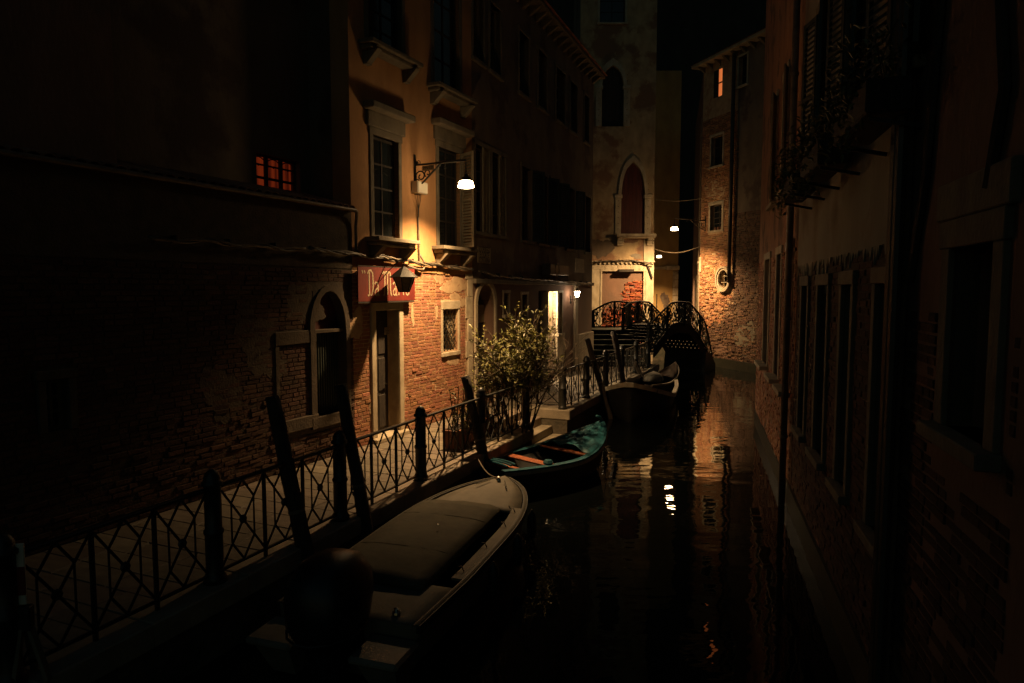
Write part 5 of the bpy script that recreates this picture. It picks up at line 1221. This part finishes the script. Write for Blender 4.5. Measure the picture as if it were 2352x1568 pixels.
for nm, pr, mm in (('shaft', [p for p in POST if p[1] <= 1.01], 'iron'), ('head', [(.085, 1.001)] + [p for p in POST if p[1] >= 1.015], 'iron')): MB().lathe(pr, 14).build(nm, mm, bo, True)

# ================================================================== MOORING POLES
def pole(label, bpx, bu, off, tpx, r0, seed, cut=True):
    base = QF.w(bu, off, 0); d = ray(*tpx); dd = Vector((d.x, d.y)); 
    top = at_y(tpx[0], tpx[1], base.y + .15)
    t = thing('mooring_pole', label, 'mooring pole', (base.x, base.y, 0), group='leaning mooring poles')
    v = top - base; rr = random.Random(seed); n = 12; pts = []; rs = []
    for k in range(n + 1):
        f = -.12 + 1.12 * k / n; pts.append(v * f + Vector((rr.uniform(-.008, .008), rr.uniform(-.008, .008), 0))); rs.append(r0 * (1.08 - .15 * f) * rr.uniform(.96, 1.04))
    MB().tube(pts, rs, 9).build('shaft', 'pole_wood', t, True)
    f = .45; MB().tube([v * f, v * (f + .008), v * (f + .016)], r0 * 1.08, 9).build('rope_band', 'cable', t)
    if cut: MB().tube([v * 1.001, v * 1.001 + v.normalized() * .03], [r0 * .95, r0 * .8], 9).build('worn_top', 'dark_wood', t)
    return t
def u_of(px): return QF.uz(px, 1000)[0]
pole('dark leaning mooring pole before the near fence, just left of the ochre house door', 0, u_of(832), .14, (784, 888), .088, 1)
pole('blunt square-topped mooring pole leaning beside the fence post left of the shrub', 0, u_of(1113), .12, (1069, 868), .09, 2)
pole('nearest and darkest mooring pole, leaning in front of the low brick wing', 0, u_of(694), .16, (626, 916), .092, 3)
pole('lit slender mooring pole leaning behind the bow of the teal boat', 0, u_of(1384) - .2, .28, (1349, 780), .085, 4)
pole('far dark mooring pole rising before the bridge steps', 0, u_of(1424), .22, (1409, 762), .10, 5)
pole('short stubby mooring pole by the farthest small boat', 0, u_of(1468), .35, (1456, 828), .085, 6)
# ================================================================== BOATS
def boat_root(name, label, cat, stern, bow):
    d = Vector((bow[0] - stern[0], bow[1] - stern[1], 0)); L = d.length
    return thing(name, label, cat, (stern[0], stern[1], 0), (0, 0, math.atan2(d.y, d.x))), L
def hull_mesh(L, B, sheer, keel, shape, n=22, rake=.12, flare=.80, tr=1.0):
    """x from stern 0 to bow L. shape(f) half-breadth factor, sheer(f) rim height; returns MB and rim rows"""
    m = 6; mb = MB(); vs = []; rows = []
    for i in range(n + 1):
        f = i / n; hb = B / 2 * shape(f); zs = sheer(f); row = []
        for s in (-1, 1):
            for j in range(m + 1):
                g = j / m; z = keel + (zs - keel) * g; w = hb * (flare + (1 - flare) * g ** .6) * (min(1, (g * 2.2)) ** .5 if g < .45 else 1)
                x = f * L + rake * (g - 1) * (f ** 6) * L * .5
                row.append((x, s * w, z))
        rows.append(row); vs += row
    k = 2 * (m + 1); fs = []
    for i in range(n):
        for s in range(2):
            for j in range(m):
                a = i * k + s * (m + 1) + j; b = a + 1; c = a + k; d = c + 1
                fs.append((a, b, d, c) if s else (a, c, d, b))
        fs.append((i * k, i * k + m + 1, (i + 1) * k + m + 1, (i + 1) * k))
    for j in range(m): fs.append((j, j + 1, m + 2 + j, m + 1 + j)); fs.append((n * k + j, n * k + m + 1 + j, n * k + m + 2 + j, n * k + j + 1))
    mb.add(vs, fs)
    L_ = [Vector(r[m]) for r in rows]; R_ = [Vector(r[2 * m + 1]) for r in rows]
    return mb, L_, R_
def rim(par, Lp, Rp, w, h, m, name, drop=0.0, outw=.02):
    """gunwale capping following both rims"""
    pts = Lp + Rp[::-1]; n = len(pts)
    mb = MB(); c = sum(pts, Vector()) / n; vs = []
    for i, p in enumerate(pts):
        d = pts[min(i + 1, n - 1)] - pts[max(i - 1, 0)]; nn = Vector((d.y, -d.x, 0)); nn = nn.normalized() if nn.length > 1e-6 else Vector((1, 0, 0))
        if nn.dot(p - c) < 0: nn = -nn
        o = p + nn * outw; q_ = p - nn * (w - outw)
        vs += [o + Vector((0, 0, -h - drop)), o + Vector((0, 0, .012 - drop)), q_ + Vector((0, 0, .012 - drop)), q_ + Vector((0, 0, -h - drop))]
    fs = []
    for i in range(n - 1):
        for j in range(4): fs.append((i * 4 + j, i * 4 + (j + 1) % 4, (i + 1) * 4 + (j + 1) % 4, (i + 1) * 4 + j))
    fs += [(0, 1, 2, 3), (n * 4 - 1, n * 4 - 2, n * 4 - 3, n * 4 - 4)]
    return fix_normals(mb.add(vs, fs).build(name, m, par))
def deck(par, Lp, Rp, i0, i1, z, m, name, inset=.02, crown=.03, th=.02, x0=None):
    mb = MB(); vs = []; nn = 6
    for i in range(i0, i1 + 1):
        for j in range(nn + 1):
            g = j / nn; p = Lp[i].lerp(Rp[i], g); s = (g - .5) * 2
            vs.append((p.x, p.y * (1 - inset), p.z + z + crown * (1 - s * s)))
    k = nn + 1; fs = [(a * k + j, (a + 1) * k + j, (a + 1) * k + j + 1, a * k + j + 1) for a in range(i1 - i0) for j in range(nn)]
    o = fix_normals(mb.add(vs, fs).build(name, m, par, True)); sd = o.modifiers.new('solid', 'SOLIDIFY'); sd.thickness = th; sd.offset = -1; return o

# ---- near motorboat under a canvas cover
b1r, L1 = boat_root('motorboat', 'near grey motorboat with a canvas cover over its cockpit and a black outboard', 'boat', (-1.60, 6.35), (-.12, 10.75))
shp = lambda f: (.93 + .07 * min(1, f * 4)) * (1 - max(0, (f - .50) / .5) ** 2.3) ** .62
hb1, Lp, Rp = hull_mesh(L1, 1.62, lambda f: .58 + .10 * f ** 2, -.25, lambda f: max(.10, shp(f)), 26)
fix_normals(hb1.build('hull', 'hull_white', b1r, True))
rim(b1r, Lp, Rp, .07, .07, 'hull_dark', 'rub_rail', 0, .035)
rim(b1r, [p * 1 for p in Lp], Rp, .03, .012, 'canvas', 'trim_strip', -.008, .018)
deck(b1r, Lp, Rp, 18, 26, -.01, 'deck_grey', 'foredeck', .08, .05)
mb = MB(); vs = []; n0, n1 = 4, 18
for i in range(n0, n1 + 1):
    for j in range(9):
        g = j / 8; p = Lp[i].lerp(Rp[i], .215 + .75 * g); s = (g - .5) * 2; f = (i - n0) / (n1 - n0)
        vs.append((p.x, p.y, p.z + .050 + .035 * (1 - s ** 4) + .02 * math.sin(f * 3.1) + .010 * math.sin(f * 9 + s * 2.5) * (1 - s * s) + .006 * math.sin(i * 1.7 + j * 2.3)))
fs = [(a * 9 + j, (a + 1) * 9 + j, (a + 1) * 9 + j + 1, a * 9 + j + 1) for a in range(n1 - n0) for j in range(8)]
# skirt of the canvas
base = len(vs); ring = [j for j in range(9)] + [a * 9 + 8 for a in range(1, n1 - n0 + 1)] + [(n1 - n0) * 9 + j for j in range(7, -1, -1)] + [a * 9 for a in range(n1 - n0 - 1, 0, -1)]
for k in ring: v = vs[k]; vs.append((v[0], v[1], v[2] - .10))
for k in range(len(ring)): a, b = ring[k], ring[(k + 1) % len(ring)]; fs.append((a, b, base + (k + 1) % len(ring), base + k))
o = fix_normals(mb.add(vs, fs).build('canvas_cover', 'canvas', b1r, True)); o.modifiers.new('solid', 'SOLIDIFY').thickness = .008
# open slot along the right side with side deck and hooks
sd = MB(); vs = []
for i in range(6, 20):
    p = Rp[i]; vs += [(p.x, p.y + (-.03 if p.y > 0 else .03), p.z + .004), (p.x, p.y + (-.16 if p.y > 0 else .16), p.z + .004)]
RS = -1 if Rp[10].y < 0 else 1
src = Rp if RS < 0 else Lp
side_pts = [p for p in (Rp if Rp[10].y < 0 else Lp)]
for i in range(6, 19):
    pass
def along(i, inset): p = side_pts[i]; return (p.x, p.y + inset, p.z)
mb = MB(); vs = []
for i in range(6, 20):
    a, b = along(i, .03), along(i, .17); vs += [(a[0], a[1], a[2] + .006), (b[0], b[1], b[2] + .006), (a[0], a[1], a[2] - .02), (b[0], b[1], b[2] - .02)]
fs = []
for k in range(13):
    a = k * 4; fs += [(a, a + 1, a + 5, a + 4), (a + 2, a + 6, a + 7, a + 3), (a, a + 4, a + 6, a + 2), (a + 1, a + 3, a + 7, a + 5)]
fix_normals(mb.add(vs, fs + [(0, 2, 3, 1), (52, 53, 55, 54)]).build('side_deck', 'deck_grey', b1r))
for i in (7, 11, 15, 18):
    p = along(i, .10); MB().tube([(p[0], p[1], p[2] + .01), (p[0] + .01, p[1] + .03, p[2] + .06), (p[0] + .02, p[1] + .08, p[2] + .05), (p[0] + .02, p[1] + .10, p[2] + .09)], .007, 5).build('cover_hook', 'iron', b1r)
deck(b1r, Lp, Rp, 0, 5, -.02, 'deck_grey', 'stern_deck', .04, .0)
for s in (-1, 1):
    y0, y1 = (.30, .80) if s > 0 else (-.80, -.30)
    pf = MB().box(-.48, -.01, y0, y1, .38, .46).build('swim_platform', 'hull_white', b1r, bevel=.03)
    MB().add([(-.40, y0 + .06, .36), (-.02, y0 + .06, .36), (-.02, y1 - .06, .36), (-.40, y1 - .06, .36), (-.22, y0 + .12, .02), (-.02, y0 + .12, .02), (-.02, y1 - .12, .02), (-.22, y1 - .12, .02)], [(0, 3, 2, 1), (4, 5, 6, 7), (0, 1, 5, 4), (1, 2, 6, 5), (2, 3, 7, 6), (3, 0, 4, 7)]).build('platform_support', 'hull_white', pf)
MB().lathe([(0, 0), (.045, .0), (.04, .02), (.02, .03), (.03, .05), (0, .06)], 10).build('filler_cap', 'chrome', b1r).location = (.18, -.45, .575)
MB().lathe([(0, 0), (.035, .0), (.03, .02), (.015, .03), (.03, .06), (0, .07)], 10).build('bow_cleat', 'chrome', b1r).location = (L1 - .28, .0, .72)
MB().lathe([(0, 0), (.015, .0), (.012, .012), (0, .014)], 8).build('press_stud', 'chrome', b1r).location = (2.1, .0, .76)
for y in (-.12, .12): MB().bar((L1 - .62, y * 2.0, .735), (L1 - .34, y, .735), .02, .015).build('bow_handle', 'chrome', b1r)
# outboard engine: cowl, midsection, leg
eng = MB(); vs = []
sec = [(-.62, .10, .14, .30), (-.60, .22, .20, .42), (-.40, .30, .25, .66), (-.15, .33, .27, .86), (.10, .30, .25, .95), (.26, .20, .18, .92), (.31, .10, .10, .86)]
prof2 = [(.44, .10, .11), (.50, .21, .22), (.66, .27, .30), (.90, .285, .33), (1.08, .26, .31), (1.20, .20, .24), (1.26, .10, .12), (1.275, .0, .0)]
for z, ry, rx_ in prof2:
    for j in range(14):
        tt = 2 * math.pi * j / 14; c, s = math.cos(tt), math.sin(tt); p = .75
        vs.append((-.30 + rx_ * 1.25 * math.copysign(abs(c) ** p, c) + (z - .44) * .10, ry * 1.25 * math.copysign(abs(s) ** p, s), z))
fs = [(a * 14 + j, a * 14 + (j + 1) % 14, (a + 1) * 14 + (j + 1) % 14, (a + 1) * 14 + j) for a in range(7) for j in range(14)] + [tuple(range(13, -1, -1))]
en = eng.add(vs, fs).build('outboard_cowl', 'engine_black', b1r, True)
MB().lathe([(.16, -.5), (.15, .1), (.22, .43), (.24, .5)], 12, (-.30, 0, 0)).build('engine_leg', 'engine_black', b1r)
MB().tube([(-.30 + .41 * math.cos(R(a)), .34 * math.sin(R(a)), .62) for a in range(0, 360, 24)], .012, 5, True).build('cowl_seam', 'hull_dark', en)
MB().box(-.08, .06, -.20, .20, .30, .52).build('engine_mount', 'engine_black', b1r)

for i, x in enumerate((1.5, 2.6)):
    pts = []
    for j in range(11):
        g = j / 10; f = x / L1 * 26; i0_ = int(f); p = Lp[i0_].lerp(Lp[i0_ + 1], f - i0_).lerp(Rp[i0_].lerp(Rp[i0_ + 1], f - i0_), .225 + .73 * g); s = (g - .5) * 2
        pts.append((x, p.y, p.z + .054 + .035 * (1 - s ** 4) + .02 * math.sin(max(0, min(1, (f - 4) / 14)) * 3.1)))
    MB().tube(pts, .003, 4).build('cover_seam', 'canvas', b1r)
for i in (9, 14, 19):
    p = side_pts[i]; s_ = -1 if p.y < 0 else 1
    MB().lathe([(0, -.20), (.05, -.17), (.065, -.08), (.065, .08), (.05, .17), (.02, .2), (.012, .23)], 10).build('fender', 'hull_dark', b1r, True).location = (p.x, p.y + s_ * .115, p.z - .22)
def rope(label, a, b, sag, r_=.012):
    a = Vector(a); b = Vector(b); t = thing('mooring_rope', label, 'rope', a)
    MB().tube([(b - a) * (k / 14) + Vector((0, 0, -sag * math.sin(math.pi * k / 14))) for k in range(15)], r_, 6).build('strand', 'cable', t, True); return t
rope('slack mooring rope from the motorboat bow to the quay edge', b1r.matrix_basis @ Vector((L1 - .28, 0, .76)), QF.w(1.6, .02, QZ), .10)
# ---- teal rowing boat
b2r, L2 = boat_root('rowing_boat', 'open teal rowing boat with orange thwarts and a crumpled teal bow cover', 'boat', (-.42, 11.95), (1.92, 14.35))
shp2 = lambda f: max(.03, (.55 + .45 * math.sin(min(1, f / .5) * math.pi / 2)) * (1 - max(0, (f - .45) / .55) ** 2.4) ** .8)
hb2, Lq, Rq = hull_mesh(L2, 1.42, lambda f: .46 + .42 * max(0, (f - .45) / .55) ** 2.2 + .06 * (1 - f) ** 3, -.2, shp2, 24, .2)
# open hull: drop the top cap by building an inner skin
fix_normals(hb2.build('hull', 'hull_brown', b2r, True))
rim(b2r, Lq, Rq, .13, .03, 'teal_paint', 'gunwale', -.012, .03)
rim(b2r, Lq, Rq, .03, .05, 'pale_rail', 'rub_strip', .02, .045)
mb = MB(); vs = []; 
for i in range(0, 24):
    for g in (.06, .22, .5, .78, .94):
        p = Lq[i].lerp(Rq[i], g); vs.append((p.x, p.y, p.z - (.03 if g in (.06, .94) else .30)))
fs = [(a * 5 + j, (a + 1) * 5 + j, (a + 1) * 5 + j + 1, a * 5 + j + 1) for a in range(23) for j in range(4)]
fix_normals(mb.add(vs, fs).build('inner_skin', 'hull_dark', b2r, True))
def thwart(i, w, m='orange_paint', dz=-.03, name='thwart'):
    a, b = Lq[i], Rq[i]; MB().bar((a.x, a.y * .93, a.z + dz), (b.x, b.y * .93, b.z + dz), w, .035).build(name, m, b2r, bevel=.006)
thwart(15, .16, dz=.0); thwart(8, .20, dz=-.02); thwart(3, .12, dz=-.02)
MB().lathe([(0, 0), (.08, .01), (.10, .05), (.07, .09), (0, .10)], 10).build('oarlock_pad', 'teal_paint', b2r).location = (Lq[8].x - .1, Lq[8].y * .78, Lq[8].z + .01)
for k in range(3): MB().tube([(Lq[1].x + .10 * k + .04, y, Lq[1].z + .03 + .05 * math.cos(y * 3.2)) for y in [(-.30 + .1 * t) for t in range(7)]], .018, 6).build('stern_hoop', 'teal_paint', b2r)
# crumpled cover over the bow
mb = MB(); vs = []; rr = random.Random(2); n0, n1 = 15, 24; nn = 12
for i in range(n0, n1 + 1):
    for j in range(nn + 1):
        g = j / nn; p = Lq[i].lerp(Rq[i], g); s = (g - .5) * 2; f = (i - n0) / (n1 - n0)
        wr_ = .040 * math.sin(i * 1.9 + j * 1.1) + .03 * math.sin(i * .9 - j * 2.2 + 1) + rr.uniform(-.02, .02)
        vs.append((p.x, p.y * .98, p.z + .015 + (.10 * (1 - s * s) + wr_) * (1 - .5 * f) * (.4 if abs(s) > .95 else 1)))
fs = [(a * (nn + 1) + j, (a + 1) * (nn + 1) + j, (a + 1) * (nn + 1) + j + 1, a * (nn + 1) + j + 1) for a in range(n1 - n0) for j in range(nn)]
o = fix_normals(mb.add(vs, fs).build('bow_cover', 'teal_cloth', b2r, True)); o.modifiers.new('solid', 'SOLIDIFY').thickness = .012; o.modifiers.new('sub', 'SUBSURF').levels = 1
o.modifiers['sub'].render_levels = 1
MB().tube([(L2 - .02, 0, Lq[24].z - .25), (L2 + .02, 0, Lq[24].z + .02), (L2 - .06, .02, Lq[24].z + .12), (L2 - .16, .03, Lq[24].z + .15)], .03, 7).build('stem_post', 'teal_paint', b2r, True)
tp = b2r.matrix_basis @ Vector((L2, 0, .75))
# mooring chain hanging from the bow
chn = thing('mooring_chain', 'slack pale chain hanging from the bow of the teal boat into the water', 'chain', (1.95, 14.1, 0))
lk = MB().tube([(.016 * math.cos(R(a)), 0, .032 * math.sin(R(a))) for a in range(0, 360, 45)], .006, 5, True).mesh('chain_link', 'chrome')
for k in range(14):
    o = bpy.data.objects.new('chain_link', lk); o.location = (.02 * math.sin(k * .3), -.004 * k, .62 - .05 * k); o.rotation_euler = (0, 0, R(90 * (k % 2))); link(o, chn)

# ---- dark work boat with a raised bow, facing the camera
b3r, L3 = boat_root('work_boat', 'big black work boat with a pale rubbing strip and high blunt bow', 'boat', (5.15, 25.2), (3.20, 18.55))
hb3, Ls, Rs = hull_mesh(L3, 2.15, lambda f: .50 + .64 * max(0, (f - .55) / .45) ** 1.7, -.3, lambda f: max(.10, (.85 + .15 * min(1, f * 3)) * (1 - max(0, (f - .62) / .38) ** 2.2) ** .72), 26, .1)
fix_normals(hb3.build('hull', 'hull_dark', b3r, True))
rim(b3r, Ls, Rs, .12, .11, 'pale_rail', 'rubbing_strip', 0, .05)
deck(b3r, Ls, Rs, 19, 26, -.04, 'hull_dark', 'foredeck', .06, .05)
deck(b3r, Ls, Rs, 0, 19, -.40, 'hull_dark', 'hold_floor', .06, .02)
for k in range(3): MB().tube([(L3 - 1.8 - .25 * k, -.3, .95), (L3 - 1.9 - .25 * k, .1, 1.02)], .02, 5).build('rope', 'cable', b3r)
MB().lathe([(0, -.03), (.07, -.02), (.07, .02), (0, .03)], 10).build('hawse_hole', 'hull_dark', b3r).matrix_local = Matrix.Translation((L3 - .75, -.66 if False else .70, .82)) @ Matrix.Rotation(R(90), 4, 'X')
MB().box(.05, .30, -.75, -.25, .60, .72).build('stern_box', 'stain_wood', b3r, bevel=.02)
MB().lathe([(0, 0), (.03, .0), (.03, .02), (0, .03)], 8).build('eye_bolt', 'chrome', b3r).location = (L3 - .06, .05, .7)
# ---- farthest small boat with tarpaulin and raised prow
b4r, L4 = boat_root('small_boat', 'farthest small boat with a grey bundle of tarpaulin and an upturned brown prow', 'boat', (4.55, 23.5), (6.0, 24.9))
hb4, Lt, Rt = hull_mesh(L4, .95, lambda f: .42 + .55 * max(0, (f - .4) / .6) ** 1.6, -.2, lambda f: max(.05, (.75 + .25 * min(1, f * 3)) * (1 - max(0, (f - .5) / .5) ** 2.6) ** .8), 18, .15)
fix_normals(hb4.build('hull', 'hull_brown', b4r, True))
rim(b4r, Lt, Rt, .06, .05, 'stain_wood', 'gunwale', 0, .03)
deck(b4r, Lt, Rt, 11, 18, .01, 'hull_brown', 'foredeck', .04, .06)
mb = MB(); vs = []
for i in range(9):
    for j in range(13):
        a = 2 * math.pi * j / 12; f = i / 8; rr_ = math.sin(f * math.pi) ** .5 * .34; vs.append((.15 + f * .9, rr_ * math.cos(a) * (1 + .12 * math.sin(i * 2 + j)), .50 + .9 * rr_ * max(-.2, math.sin(a)) * (1 + .1 * math.cos(i + j * 3))))
o = fix_normals(mb.add(vs, [(a * 13 + j, a * 13 + j + 1, (a + 1) * 13 + j + 1, (a + 1) * 13 + j) for a in range(8) for j in range(12)]).build('tarpaulin_bundle', 'tarp_grey', b4r, True))

# ================================================================== SHRUB on the quay
sc_ = QF.w(4.0, -.22, QZ)
sh_ = thing('shrub', 'large leafy evergreen shrub with lit yellow-green leaves growing by the fence at the water stairs', 'shrub', sc_)
leaf_mb = []
for k in range(3):
    L_, W_ = 1.0, (.36, .42, .32)[k]; fold = .10
    v = [(0, 0, 0), (.30 * L_, -W_ / 2, fold), (.62 * L_, -W_ * .42, fold * .7), (L_, 0, -.12), (.62 * L_, W_ * .42, fold * .7), (.30 * L_, W_ / 2, fold), (.32 * L_, 0, -.02), (.64 * L_, 0, -.03)]
    f = [(0, 1, 6), (1, 2, 7, 6), (2, 3, 7), (0, 6, 5), (6, 7, 4, 5), (7, 3, 4)]
    leaf_mb.append(MB().add(v, f))
leaf_me = [m.mesh('leaf', 'leaf') for m in leaf_mb]
rr = random.Random(21)
twigs = MB(); tips = []
def branch(p, d, L, r, lev):
    n = 5; pts = [p]; q_ = Vector(p); d = Vector(d)
    for k in range(n):
        d = (d + Vector((rr.uniform(-1, 1), rr.uniform(-1, 1), rr.uniform(-.3, .7))) * .16).normalized(); q_ = q_ + d * L / n; pts.append(q_.copy())
    twigs.tube(pts, [r * (1 - .13 * k) for k in range(n + 1)], 5 if lev < 2 else 4)
    if lev >= 2:
        for k in range(2, n + 1): tips.append((pts[k], d.copy()))
        return
    for k in range(2, n + 1):
        for _ in range(2 if lev == 0 else 2):
            dd = (d * .5 + Vector((rr.uniform(-1, 1), rr.uniform(-1, 1), rr.uniform(-.25, .75)))).normalized()
            branch(pts[k], dd, L * rr.uniform(.42, .62), r * .5, lev + 1)
for k in range(9):
    a = 2 * math.pi * k / 9 + rr.uniform(-.3, .3); x, y = .30 * math.cos(a), .22 * math.sin(a)
    branch((x, y, 0), (math.cos(a) * .26 + .0, math.sin(a) * .26, 1), rr.uniform(1.15, 1.65), .022, 0)
twigs.build('stems', 'bark', sh_)
leaves = []
for p, d in tips:
    if p.z < .85 and rr.random() < .75: continue
    for _ in range(5):
        v = (d + Vector((rr.uniform(-1, 1), rr.uniform(-1, 1), rr.uniform(-.7, .7)))).normalized()
        leaves.append((p + v * rr.uniform(0, .05), v, rr.uniform(.075, .125), rr.uniform(-.9, .9)))
leaves = [t for t in leaves if ((t[0].x + .10) / .92) ** 2 + (t[0].y / .95) ** 2 < rr.uniform(.55, 1.25)]; rr.shuffle(leaves); leaves = leaves[:3900]
eye_l = Vector((0, 0, CAM_H)) - sc_
lamp_l = tipA - sc_
leaves.sort(key=lambda t: (t[0] - eye_l).length + (t[0] - lamp_l).length)
rest = MB()
for k, (p, v, s, roll) in enumerate(leaves):
    qx = v.to_track_quat('X', 'Z').to_matrix().to_4x4(); M = Matrix.Translation(p) @ qx @ Matrix.Rotation(roll, 4, 'X') @ Matrix.Scale(s, 4)
    vi = k % 3
    if k < 300:
        o = bpy.data.objects.new('leaf', leaf_me[vi]); link(o, sh_); o.matrix_local = M
    else: rest.add([M @ Vector(x) for x in leaf_mb[vi].v], leaf_mb[vi].f)
rest.build('foliage', 'leaf', sh_)['kind'] = 'stuff'
# planter boxes along the fence, with upright stems
for i, (u, w, inl, lab) in enumerate(((1.95, .75, .55, 'dark rectangular planter behind the fence, nearest to the ochre house'), (2.95, .8, .62, 'dark rectangular planter under the shrub, nearest to the water stairs'))):
    p = wthing(QF, u, 'planter', lab, 'planter', -inl, QZ, 'planters behind the fence')
    MB().box(0, w, 0, .32, .03, .36).build('box', 'terracotta', p, bevel=.012); MB().box(.03, w - .03, .03, .29, .355, .375).build('soil', 'soil', p)
    MB().box(-.02, w + .02, -.02, .34, .33, .362).build('rim', 'terracotta', p, bevel=.008)
    for x in (.06, w - .12): MB().box(x, x + .06, .02, .30, 0, .03).build('foot', 'terracotta', p)
reed = wthing(QF, 1.75, 'reed_screen', 'thicket of thin upright canes and narrow leaves behind the fence below the shrub', 'plants', -.42, QZ)
rd = MB(); lv = MB(); rr = random.Random(4)
for k in range(46):
    x = rr.uniform(0, 2.1); y = rr.uniform(0, .25); h = rr.uniform(.7, 1.25); lx, ly = rr.uniform(-.12, .12), rr.uniform(-.1, .1)
    pts = [(x + lx * f * f, y + ly * f * f, h * f) for f in (0, .35, .7, 1)]
    if k < 30: MB().tube(pts, .009, 5).build('cane', 'bark', reed)
    else: rd.tube(pts, .008, 4)
    for _ in range(7):
        f = rr.uniform(.25, 1); P = Vector((x + lx * f * f, y + ly * f * f, h * f)); v = Vector((rr.uniform(-1, 1), rr.uniform(-1, 1), rr.uniform(-.2, .9))).normalized()
        M = Matrix.Translation(P) @ v.to_track_quat('X', 'Z').to_matrix().to_4x4() @ Matrix.Rotation(rr.uniform(-1, 1), 4, 'X') @ Matrix.Diagonal((.13, .07, .13, 1)); lv.add([M @ Vector(q3) for q3 in leaf_mb[1].v], leaf_mb[1].f)
rd.build('thin_canes', 'bark', reed)['kind'] = 'stuff'; lv.build('cane_leaves', 'leaf', reed)['kind'] = 'stuff'

# ================================================================== WINDOW BOXES on the grey house
for i, (px0, py0, px1, py1, ux0, ux1, lab) in enumerate(((1796, 420, 1856, 470, 0, 0, 'lowest and farthest window box of trailing plants on the grey house'), (1848, 348, 1918, 412, 0, 0, 'middle window box of bushy plants on the grey house'), (1962, 120, 2076, 250, 0, 0, 'highest and largest window box of plants at the near end of the grey house'))):
    e = FF.uz((px0 + px1) / 2, py1, .3); ua, ub_ = FF.uz(px0, py1, .3)[0], FF.uz(px1, py1, .3)[0]
    uc = (9.67, 11.68, 13.75)[i]; wd = .62; zb = 4.95
    t = thing('window_box', lab, 'window box', FF.w(uc, 0, zb), (0, 0, FF.a), 'window boxes on the grey house')
    MB().box(-wd, wd, -.42, -.12, 0, .24).build('box', 'dark_wood', t, bevel=.012)
    for x in (-wd + .1, wd - .1): MB().bar((x, -.01, -.10), (x, -.38, -.02), .03, .03).build('bracket', 'iron', t)
    rr = random.Random(60 + i); fm = MB()
    for k in range(420):
        P = Vector((rr.uniform(-wd, wd), -.27 + rr.uniform(-.26, .22), .26 + abs(rr.gauss(0, .22)))); 
        if rr.random() < .3: P = Vector((P.x, -.44 + rr.uniform(-.1, .03), rr.uniform(-.25, .3)))
        v = Vector((rr.uniform(-1, 1), rr.uniform(-1, .4), rr.uniform(-.6, .8))).normalized()
        M = Matrix.Translation(P) @ v.to_track_quat('X', 'Z').to_matrix().to_4x4() @ Matrix.Scale(rr.uniform(.06, .11), 4)
        if k < 60: o = bpy.data.objects.new('leaf', leaf_me[k % 3]); link(o, t); o.matrix_local = M
        else: fm.add([M @ Vector(q3) for q3 in leaf_mb[k % 3].v], leaf_mb[k % 3].f)
    fm.build('foliage', 'leaf', t)['kind'] = 'stuff'
    for k in range(9):
        x = rr.uniform(-wd, wd); MB().tube([(x, -.27, .22), (x + rr.uniform(-.08, .08), -.30, .4), (x + rr.uniform(-.15, .15), -.34 + rr.uniform(-.1, .1), .62)], .006, 4).build('stem', 'bark', t)

# ================================================================== SIGN STAND at the lower left corner, alley wire
sp0 = on_z(64, 1560, QZ)
ss = thing('sign_stand', 'white sign with a red band standing on pale splayed legs by the fence', 'sign', (sp0.x, sp0.y, QZ), (0, 0, R(12)))
zt_ = 1.02
MB().box(-.30, .03, -.02, .0, zt_ - .42, zt_ + .06).build('panel', 'white_box', ss, bevel=.006)
MB().box(-.30, .03, -.026, -.0205, zt_ - .34, zt_ - .12).build('red_band', 'sign_red', ss)
MB().lathe([(0, -.003), (.07, -.003), (.07, .003), (0, .003)], 18).build('dark_disc', 'ink', ss).matrix_local = Matrix.Translation((-.10, -.025, zt_ - .02)) @ Matrix.Rotation(R(90), 4, 'X')
MB().box(-.06, .06, -.05, .03, .40, zt_ - .43).build('dark_case', 'hull_dark', ss, bevel=.01)
for x, y in ((-.05, -.10), (.16, -.04), (-.02, .16)): MB().bar((x * .2, y * .2, .45), (x, y, 0), .05, .03).build('leg', 'aged_stone', ss)
wr1 = thing('alley_wire', 'pale sagging wire strung across the alley mouth from the gothic house to the brick house', 'wire', (cx1, YC - .1, 0))
pE = FE.w(e0, .02, 0); za = at_y(1503, 572, YC).z; zb = FE.uz(1600, 566)[1]
MB().tube([(0.02 + (pE.x - cx1) * f, (pE.y - YC + .1) * f, za + (zb - za) * f - .25 * math.sin(f * math.pi)) for f in [k / 14 for k in range(15)]], .02, 6).build('wire', 'cable', wr1)
wr2 = thing('alley_wire', 'thin wire strung high across the alley mouth above the hanging lamp', 'wire', (cx1, YC - .1, 0))
za = at_y(1503, 458, YC).z; zb = FE.uz(1600, 457)[1]
MB().tube([(0.02 + (pE.x - cx1) * f, (pE.y - YC + .1) * f, za + (zb - za) * f - .12 * math.sin(f * math.pi)) for f in [k / 10 for k in range(11)]], .014, 5).build('wire', 'cable', wr2)
